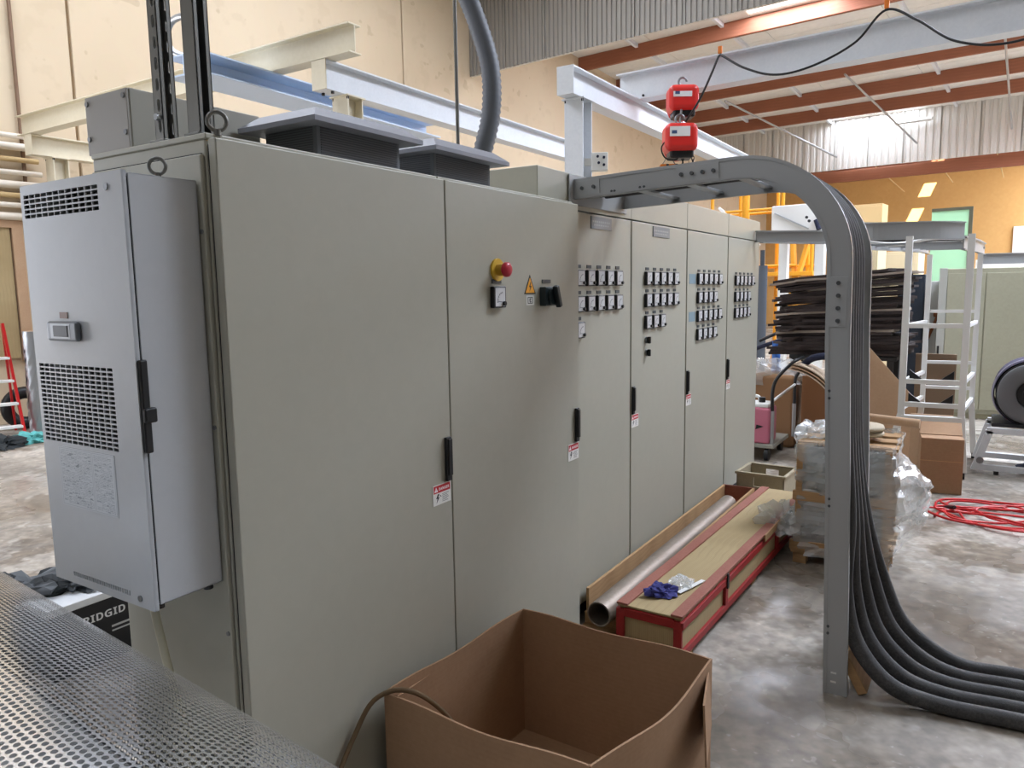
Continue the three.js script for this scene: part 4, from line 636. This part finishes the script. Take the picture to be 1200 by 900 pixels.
// ---------------------------------------------------------------- background at the end of the cabinet row
{
  const b = T('cardboard_box', 'closed brown cardboard box below the white rolling stand', 'box', [1.28, 0, -5.98], 0.12);
  P(b, 'body', rb(-0.16, 0, -0.17, 0.15, 0.46, 0.17, 0.004, 1), M.card); P(b, 'flap', (() => { const g = bx(-0.16, 0, -0.17, 0.15, 0.006, 0); g.rotateX(0.5); g.translate(0, 0.462, 0.01); return g; })(), M.card); P(b, 'seam', bx(-0.161, 0.27, 0.168, 0.151, 0.274, 0.1715), M.cardEdge);
  const s = T('rolling_stand', 'white tubular rolling stand with cross rails', 'stand', [0, 0, 0]);
  const Fp = [[0.93, -6.42], [1.4, -6.47]], Bp = [[1.04, -7.3], [1.46, -7.35]];
  for (const [x, z] of Fp) P(s, 'post', bar([x, 0.5, z], [x, 2.14, z], 0.055, 0.055), M.white);
  for (const [x, z] of Bp) P(s, 'post', bar([x, 0.5, z], [x, 2.0, z], 0.045, 0.045), M.white);
  P(s, 'leg', bar([0.93, 0.55, -6.42], [0.83, 0.06, -6.38], 0.06, 0.06), M.white); P(s, 'leg', bar([1.4, 0.55, -6.47], [1.44, 0.06, -6.42], 0.06, 0.06), M.white); P(s, 'leg', bar([1.46, 0.55, -7.35], [1.5, 0.06, -7.4], 0.05, 0.05), M.white); P(s, 'leg', bar([1.04, 0.55, -7.3], [1.0, 0.06, -7.4], 0.05, 0.05), M.white);
  const X = (y, h = 0.05) => P(s, 'cross_rail', bar([0.93, y, -6.42], [1.4, y, -6.47], h, 0.04), M.white);
  X(1.35); X(0.64); X(0.52, 0.09); X(0.85);
  for (const y of [1.35, 0.85, 0.6]) { P(s, 'side_rail', bar([1.4, y, -6.47], [1.46, y, -7.35], 0.03, 0.03), M.white); P(s, 'side_rail', bar([0.93, y, -6.42], [1.04, y, -7.3], 0.03, 0.03), M.white); P(s, 'cross_rail', bar([1.04, y + 0.1, -7.3], [1.46, y + 0.1, -7.35], 0.035, 0.03), M.white); }
  for (const [x, z] of [[0.83, -6.38], [1.44, -6.42], [1.5, -7.4], [1.0, -7.4]]) P(s, 'caster', rod([x - 0.015, 0.035, z], [x + 0.015, 0.035, z], 0.035, 14), M.black);
  for (const y of [0.875, 0.665]) for (const x of [1.03, 1.28]) P(s, 'clamp', ext([[-0.05, 0], [0.05, 0], [x > 1.1 ? 0.05 : -0.05, 0.08]], 0.03).translate(x, y, -6.47), M.black);
  one('fibreboard_sheet', ext([[0.44, 0.003], [0.44, 1.2], [0.56, 1.09], [1.0, 0.58], [1.01, 0.003]], 0.012).translate(0, 0, -7.15), M.cardPale, 'tan fibreboard sheet with a cut slope below the dark stack', 'board');
  one('tan_sheet', rb(0.98, 0, -6.83, 1.33, 0.5, -6.81, 0.004, 1), M.cardPale, 'tan cardboard sheet standing between the legs of the white stand', 'board');
  one('brown_panel', bx(0.92, 0, -7.95, 1.3, 0.98, -7.9), std(0x7c6650, 0.8), 'dull brown panel standing behind the white rolling stand', 'panel');
  const pc = T('steel_cabinet', 'dark blue-black steel cabinet beyond the sheet stack', 'cabinet', [0.68, 0, -10.4]); P(pc, 'body', rb(-0.18, 0, -0.3, 0.14, 1.84, 0.2, 0.008), std(0x16202c, 0.5)); P(pc, 'door', rb(-0.17, 0.03, 0.198, 0.13, 1.81, 0.212, 0.004, 1), std(0x16202c, 0.5));
  const mc = T('machine_cabinet', 'wide grey-green machine cabinet behind the reel', 'cabinet', [1.0, 0, -9.95], -0.02); P(mc, 'body', rb(0, 0.06, -0.9, 1.45, 1.9, 0, 0.01), M.greyGreen); for (const [a, b2] of [[0.09, 0.5], [0.51, 1.03], [1.04, 1.44]]) P(mc, 'door', rb(a, 0.12, -0.004, b2, 1.84, 0.014, 0.004, 1), M.greyGreen); P(mc, 'base', rb(0.02, 0, -0.86, 1.43, 0.07, -0.02, 0.004, 1), std(0xa09c80, 0.6)); P(mc, 'edge_post', rb(-0.004, 0.06, -0.02, 0.085, 1.91, 0.02, 0.004, 1), std(0xb9bab2, 0.5, 0.3));
  P(mc, 'door_handle', rb(0.012, 0.62, 0.018, 0.035, 0.92, 0.04, 0.004, 1), M.black);
  one('white_board', rb(0.8, 0, -10.6, 1.02, 1.75, -10.55, 0.004, 1), M.white, 'narrow white board between the dark cabinet and the machine cabinet', 'board');
  one('hammer', mg([rod([0.86, 0.95, -10.52], [0.98, 1.32, -10.52], 0.018, 8), rb(0.92, 1.27, -10.54, 1.06, 1.34, -10.48, 0.01, 1)]), std(0x9a5a30, 0.6), 'rust brown hammer shape against the white board', 'tool');
}
{ // stack of dark sheets on a bench
  const bch = T('work_bench', 'low dark bench carrying the tall stack of dark sheets', 'bench', [0.22, 0, -7.75]); P(bch, 'top', rb(-0.5, 0.93, -0.32, 0.56, 0.97, 0.32, 0.005), M.dark); for (const x of [-0.46, 0.5]) for (const z of [-0.28, 0.28]) P(bch, 'leg', bx(x - 0.03, 0, z - 0.03, x + 0.03, 0.93, z + 0.03), M.dark);
  const n = 30; let y = 0.975;
  const ord = ['first', 'second', 'third', 'fourth', 'fifth', 'sixth', 'seventh', 'eighth', 'ninth', 'tenth', 'eleventh', 'twelfth', 'thirteenth', 'fourteenth', 'fifteenth'];
  for (let k = 0; k < n; k++) {
    const t = rr(0.0215, 0.031), L = rr(1.12, 1.34), W = rr(0.6, 0.7), g = new THREE.BoxGeometry(L, t, W, 14, 1, 6), p = g.attributes.position, s = 60 + k, tilt = 0.02 + 0.08 * k / n;
    for (let i = 0; i < p.count; i++) { const u = p.getX(i) / L + 0.5, v = p.getZ(i) / W + 0.5, e = Math.max(Math.abs(u - 0.5) * 2, Math.abs(v - 0.5) * 2); const dr = 0.005 * (vn(u * 0.9, v * 0.9, 5, s) - 0.5) - 0.05 * Math.max(0, -(u - 0.18)) * (k / n) * 3; p.setXYZ(i, p.getX(i) + (e > 0.95 ? 0.16 * (vn(v, u, 9, s + 7) - 0.5) : 0), p.getY(i) + dr * 0.9 + tilt * (u - 0.5) * 0.9, p.getZ(i) + (e > 0.95 ? 0.1 * (vn(u, v, 9, s + 5) - 0.5) : 0)); }
    g.computeVertexNormals();
    one('dark_sheet', g, [8, 15, 24, 28].includes(k) ? M.rubberPale : M.rubber, ([8, 15, 24, 28].includes(k) ? 'paler' : 'dark') + ' frayed sheet, ' + (k < 15 ? ord[k] + ' from the bottom' : ord[29 - k] + ' from the top') + ' of the stack on the bench', 'sheet', [0.2 + rr(-0.05, 0.05), y + t / 2, -7.75 + rr(-0.03, 0.03)], rr(-0.03, 0.03), 'sheets stacked on the bench');
    y += t + 0.002;
  }
}
{ // cart, jug, bale
  const c = T('hand_cart', 'platform hand cart with bent black push handle', 'cart', [-0.2, 0, -6.35]);
  P(c, 'platform', rb(-0.5, 0.13, -0.62, 0.04, 0.17, 0.05, 0.008), std(0x8d8b80, 0.6)); 
  P(c, 'handle_tube', tube([[0.01, 0.45, 0.0], [0.01, 0.72, 0.0], [0.04, 0.82, -0.02], [0.17, 0.98, -0.1], [0.2, 1.0, -0.16], [0.2, 0.98, -0.5], [0.18, 0.9, -0.56], [0.1, 0.78, -0.6], [0.09, 0.5, -0.6]], 0.017, 70, 8), M.blackPlastic, 'black bent tube handle');
  for (const [x, z] of [[0.01, 0], [0.09, -0.6]]) P(c, 'upright', rod([x, 0.15, z], [x, 0.5, z], 0.02, 10), M.galv); P(c, 'cross_bar', rod([0.01, 0.6, 0], [0.09, 0.7, -0.6], 0.014, 8), M.white);
  for (const z of [0.0, -0.55]) for (const x of [-0.42, -0.03]) P(c, 'wheel', rod([x - 0.02, 0.065, z], [x + 0.02, 0.065, z], 0.065, 16), M.black);
  const j = T('liquid_jug', 'translucent jug of pink liquid on the hand cart', 'jug', [-0.33, 0.171, -6.45]); P(j, 'container', rb(-0.16, 0, -0.14, 0.13, 0.36, 0.14, 0.03, 3), M.pink); P(j, 'shoulder', rb(-0.14, 0.355, -0.12, 0.11, 0.4, 0.12, 0.02, 2), M.white); P(j, 'cap', rod([0.02, 0.4, 0.02], [0.02, 0.45, 0.02], 0.032, 16), M.black); P(j, 'handle', tube([[-0.1, 0.39, 0], [-0.08, 0.45, 0], [-0.02, 0.45, 0], [0, 0.39, 0]], 0.016, 16, 8), M.white); P(j, 'label_mark', ext([[-0.03, 0], [0.05, 0.035], [-0.02, 0.05]], 0.002).translate(0.02, 0.14, 0.141), M.black);
  const w = T('wrapped_bale', 'brown bale wrapped in torn white film behind the pink jug', 'bale', [-0.32, 0, -7.3]); P(w, 'bale', rb(-0.42, 0, -0.1, 0.2, 0.78, 0.27, 0.05, 3), std(0x8e6a48, 0.8)); { const g = blobShape(0.34, 0.2, 0.2, 77, 0.8); g.translate(-0.12, 0.66, 0.08); P(w, 'film_wrap', g, M.film); }
  one('wooden_bin', mg([bx(-0.36, 0, -7.2, 0.13, 0.78, -7.16), bx(0.09, 0, -7.4, 0.13, 0.78, -7.2), bx(-0.36, 0, -7.4, -0.32, 0.78, -7.2), bx(-0.36, 0, -7.4, 0.13, 0.78, -7.36)]).translate(0.3, 0, 0.1), std(0x8a5e3a, 0.75), 'brown wooden bin before the bench of dark sheets', 'bin');
  for (let i = 0; i < 3; i++) one('curved_sheet', (() => { const a = [], R = 0.62 + i * 0.03; for (let k = 0; k <= 14; k++) { const t = 0.25 + 1.25 * k / 14; a.push([0.02 - 0.28 + R * Math.cos(t) * 0.9, 0.28 + R * Math.sin(t)]); } return ext(bandShape(a, [-0.006, 0.006]), 0.3).translate(0, 0, -6.86); })(), i === 1 ? M.cardPale : std(0xc9b49c, 0.8), ['inner', 'middle', 'outer'][i] + ' bent sheet arching over the hand cart', 'sheet', [0.12, 0, 0], 0, 'bent sheets over the cart');
  one('rubber_hose', tube([[-0.02, 0.9, -6.78], [0.1, 1.0, -6.72], [0.3, 1.03, -6.72], [0.6, 1.02, -6.74]], 0.035, 30, 10), M.navy, 'thick dark hose lying on the bent sheets', 'hose');
  const bl = T('blue_clamp', 'blue post clamp with black arms beside the dark stack', 'clamp', [-0.62, 0, -8.3]); P(bl, 'post', rod([0, 0, 0], [0, 1.05, 0], 0.05, 14), M.blue); P(bl, 'arm', rod([-0.25, 0.95, 0], [0.2, 1.12, 0], 0.025, 8), M.navy); P(bl, 'lever', rod([-0.2, 1.05, 0.02], [0.12, 1.2, 0.02], 0.02, 8), M.black);
}
{ // reel on a white stand at the picture's edge
  const s = T('reel_stand', 'white A-shaped floor stand carrying the dark reel', 'stand', [1.82, 0, -6.75]);
  for (const z of [0.0, -0.6]) { P(s, 'leg', bar([-0.3, 0.03, z], [-0.2, 0.4, z], 0.06, 0.06), M.whitePaint); P(s, 'leg', bar([0.55, 0.03, z], [0.45, 0.4, z], 0.06, 0.06), M.whitePaint); P(s, 'top_rail', bar([-0.22, 0.4, z], [0.47, 0.4, z], 0.06, 0.05), M.whitePaint); P(s, 'bottom_rail', bar([-0.3, 0.06, z], [0.55, 0.06, z], 0.05, 0.05), M.whitePaint); }
  for (const x of [-0.26, 0.5]) { P(s, 'knob', rod([x, 0.13, 0.03], [x, 0.13, 0.06], 0.03, 12), M.steel); P(s, 'foot', rod([x + 0.13, 0, 0], [x + 0.13, 0.04, 0], 0.02, 8), M.dark); }
  const r = T('cable_reel', 'dark purple-grey reel with large round flange', 'reel', [1.93, 0.435, -6.8]);
  const cx = 0, cy = 0.3; P(r, 'flange', new THREE.TorusGeometry(0.2, 0.075, 12, 40).scale(1, 1, 0.25).translate(cx, cy, -0.02), std(0x6d6e70, 0.5, 0.3)); P(r, 'hub', rod([cx, cy, -0.55], [cx, cy, 0.03], 0.08, 20), M.dark); P(r, 'hub_cap', rod([cx, cy, 0.03], [cx, cy, 0.05], 0.04, 16), std(0x8a6a4a, 0.6));
  P(r, 'wound_layer', new THREE.CylinderGeometry(0.3, 0.3, 0.5, 40, 1, true).rotateX(Math.PI / 2).translate(cx, cy, -0.3), std(0x35304a, 0.7)); P(r, 'wound_layer', new THREE.CylinderGeometry(0.285, 0.285, 0.54, 40).rotateX(Math.PI / 2).translate(cx, cy, -0.3), M.dark); P(r, 'strap', new THREE.TorusGeometry(0.303, 0.012, 8, 48).translate(cx, cy, -0.12), std(0x8c8898, 0.5)); P(r, 'cradle', rb(-0.3, -0.005, -0.55, 0.3, 0.03, 0.02, 0.01, 1), M.black);
  one('blue_cloth', blobShape(0.14, 0.05, 0.1, 91, 1.3), M.navy, 'dark blue cloth dropped on the floor under the reel stand', 'cloth', [1.99, 0.002, -7.0], 0.3);
  // red hose in loose loops
  const pts = []; for (let i = 0; i < 64; i++) { const a = i * 0.62, q = 1 + 0.25 * Math.sin(i * 1.7); pts.push([1.78 + 0.42 * q * Math.cos(a) + 0.06 * Math.sin(i * 0.9), 0.012 + 0.012 * (i % 3), -5.3 + 0.28 * q * Math.sin(a) + 0.12 * Math.sin(i * 0.37)]); } pts.unshift([1.3, 0.012, -5.05], [1.36, 0.014, -5.25]); 
  one('red_hose', tube(pts, 0.0088, 900, 6), M.red, 'bright red air hose lying in loose loops on the floor', 'hose');
  one('hose_fitting', rod([1.35, 0.014, -5.35], [1.42, 0.06, -5.2], 0.014, 8), M.black, 'black fitting lying beside the red air hose', 'fitting');
}
{ // yellow stair platform and machines far behind (building axes)
  const y = T('stair_platform', 'yellow railed stair platform behind the cabinets', 'platform', bw(-3.6, 0, -13.9).toArray(), -TH);
  const posts = [-1.1, -0.78, -0.4, 0.0, 0.33, 0.62, 0.9]; posts.forEach((x, i) => P(y, 'post', rod([x, 0, (i % 2) * -0.7], [x, i < 5 ? 3.75 : 3.1, (i % 2) * -0.7], i === 2 ? 0.075 : 0.035, 10), M.yellow));
  for (const h of [2.1, 2.65, 3.2]) { P(y, 'rail', rod([-1.1, h, 0], [0.62, h, 0], 0.028, 8), M.yellow); P(y, 'rail', rod([-1.1, h, -0.7], [0.9, h, -0.7], 0.028, 8), M.yellow); }
  P(y, 'stringer', bar([0.2, 0.1, 0.1], [0.9, 3.0, -0.2], 0.06, 0.16), M.yellow); P(y, 'stringer', bar([0.75, 0.1, 0.1], [0.45, 3.0, -0.2], 0.06, 0.16), M.yellow); P(y, 'platform', rb(-1.2, 1.9, -0.8, 0.95, 1.98, 0.1, 0.01, 1), M.yellow); P(y, 'brace', bar([-0.95, 3.3, 0.02], [-0.1, 2.5, 0.02], 0.05, 0.05), M.white);
  P(y, 'lever', rod([-0.75, 2.6, 0.1], [-0.68, 3.05, 0.1], 0.06, 8), M.navy);
  const m = T('white_machine', 'white boxed machine hung beyond the tray bend', 'machine', bw(-2.35, 0, -11.7).toArray(), -TH); P(m, 'housing', rb(-0.36, 2.55, -0.5, 0.45, 3.02, 0.05, 0.02), M.white); P(m, 'post', rb(-0.34, 0, -0.45, -0.2, 2.55, -0.3, 0.01, 1), M.white); P(m, 'post', rb(0.25, 0, -0.45, 0.4, 2.55, -0.3, 0.01, 1), M.white); P(m, 'brace', bar([-0.3, 2.9, 0.07], [0.25, 2.62, 0.07], 0.03, 0.02), M.galv); P(m, 'connector', rod([0.36, 2.75, 0.06], [0.42, 2.6, 0.09], 0.04, 8), M.navy);
  const tall = (label, x, z, w, h, mat) => { const o = T('tall_cabinet', label, 'cabinet', bw(x, 0, z).toArray(), -TH); P(o, 'body', rb(-w / 2, 0, -0.4, w / 2, h, 0.2, 0.01, 1), mat); P(o, 'door', rb(-w / 2 + 0.03, 0.08, 0.198, w / 2 - 0.03, h - 0.05, 0.212, 0.004, 1), mat); };
  tall('tan tall cabinet seen just beside the tray bend', -2.83, -18.8, 0.66, 3.6, M.tan); tall('beige tall cabinet below the white boxed machine', -1.55, -12.4, 0.75, 2.3, std(0xc8b894, 0.6)); tall('pale beige cabinet directly above the dark stack', -1.4, -14.5, 0.9, 2.3, std(0xd8c8a4, 0.6));
  const p = T('gas_bottle', 'slim dark gas bottle standing before the yellow platform', 'bottle', bw(-2.75, 0, -11.4).toArray(), 0); P(p, 'cylinder', rod([0, 0, 0], [0, 2.05, 0], 0.085, 16), std(0x4a5058, 0.5)); P(p, 'neck', rod([0, 2.05, 0], [0, 2.3, 0], 0.035, 10), std(0x3a3f46, 0.5));
  const gb = T('green_board', 'pale green board with dark frame before the ochre wall', 'board', bw(-0.86, 0, -17.5).toArray(), -TH); P(gb, 'panel', rb(-0.42, 1.75, 0, 0.28, 3.25, 0.03, 0.004, 1), M.green); P(gb, 'frame', mg([bx(-0.42, 3.23, -0.01, 0.34, 3.29, 0.05), bx(0.27, 1.75, -0.01, 0.34, 3.25, 0.05)]), std(0x4a4a38, 0.6)); P(gb, 'white_lower_panel', rb(-0.4, 0, 0.002, 0.3, 1.74, 0.03, 0.004, 1), M.white);
  one('wall_door', mg([bx(-0.95, 0, -32.09, 0.6, 3.7, -32.02)]), M.white, 'white door leaf on the ochre far wall', 'door', [0, 0, 0], -TH);
  for (const [i, x] of [0.62, 1.35].entries()) one('wall_board', rb(x, 0, -15.0, x + 0.68, 2.12, -14.9, 0.005, 1).translate(-0.75, 0, 0), M.white, i ? 'white panel farther from the rolling stand behind the machine cabinet' : 'white panel nearer the rolling stand behind the machine cabinet', 'board', [0, 0, 0], -TH, 'white panels');
}
{ // red ladder and scrap by the beige wall
  const l = T('step_ladder', 'red stepladder with pale steps leaning by the beige wall', 'ladder', bw(-9.0, 0, -2.3).toArray(), -TH + 1.4);
  for (const s of [-1, 1]) P(l, 'rail', bar([s * 0.24, 0, 0.2], [s * 0.16, 1.4, -0.12], 0.03, 0.07), M.red); for (let i = 0; i < 4; i++) { const t = 0.12 + i * 0.28; P(l, 'step', rb(-0.23 + t * 0.05, t, 0.13 - t * 0.22, 0.23 - t * 0.05, t + 0.03, 0.25 - t * 0.22, 0.004, 1), M.white); }
  for (const s of [-1, 1]) P(l, 'rear_rail', bar([s * 0.24, 0, -0.45], [s * 0.16, 1.38, -0.14], 0.025, 0.04), M.red);
  const sc = [['teal', 0x5aa8a4, -8.3, -2.42, 0.15], ['black', 0x1c2224, -8.2, -2.08, 0.16], ['orange', 0xc87a4a, -8.25, -1.75, 0.12]];
  sc.forEach(([n, c, x, z, s], i) => one('scrap_bundle', blobShape(s, s * 0.55, s, 120 + i, 1.2), std(c, 0.8), n + ' crumpled scrap on the floor below the red stepladder', 'scrap', bw(x, 0.003, z).toArray(), i, 'scrap on the floor by the wall'));
  const fr = T('foil_roll', 'tall silver foil insulation roll standing by the beige wall', 'roll', bw(-8.85, 0, -2.72).toArray(), 0); { const g = new THREE.CylinderGeometry(0.11, 0.13, 1.3, 28, 26, true), p = g.attributes.position; for (let i = 0; i < p.count; i++) { const n = 1 + 0.14 * (hash(i, 3, 8) - 0.5); p.setX(i, p.getX(i) * n); p.setZ(i, p.getZ(i) * n); } g.computeVertexNormals(); g.translate(0, 0.65, 0); P(fr, 'foil', g, M.galv); P(fr, 'core', rod([0, 0, 0], [0, 1.3, 0], 0.09, 16), M.cardPale); }
  one('tyre', new THREE.TorusGeometry(0.2, 0.08, 12, 28).rotateY(1.2).translate(0, 0.28, 0), M.black, 'black tyre leaning between the stepladder and foil roll', 'tyre', bw(-9.4, 0, -2.75).toArray(), 0);
}
scene.traverse(o => { if (o.isMesh) { o.castShadow = true; o.receiveShadow = true; } });
renderer.render(scene, camera);
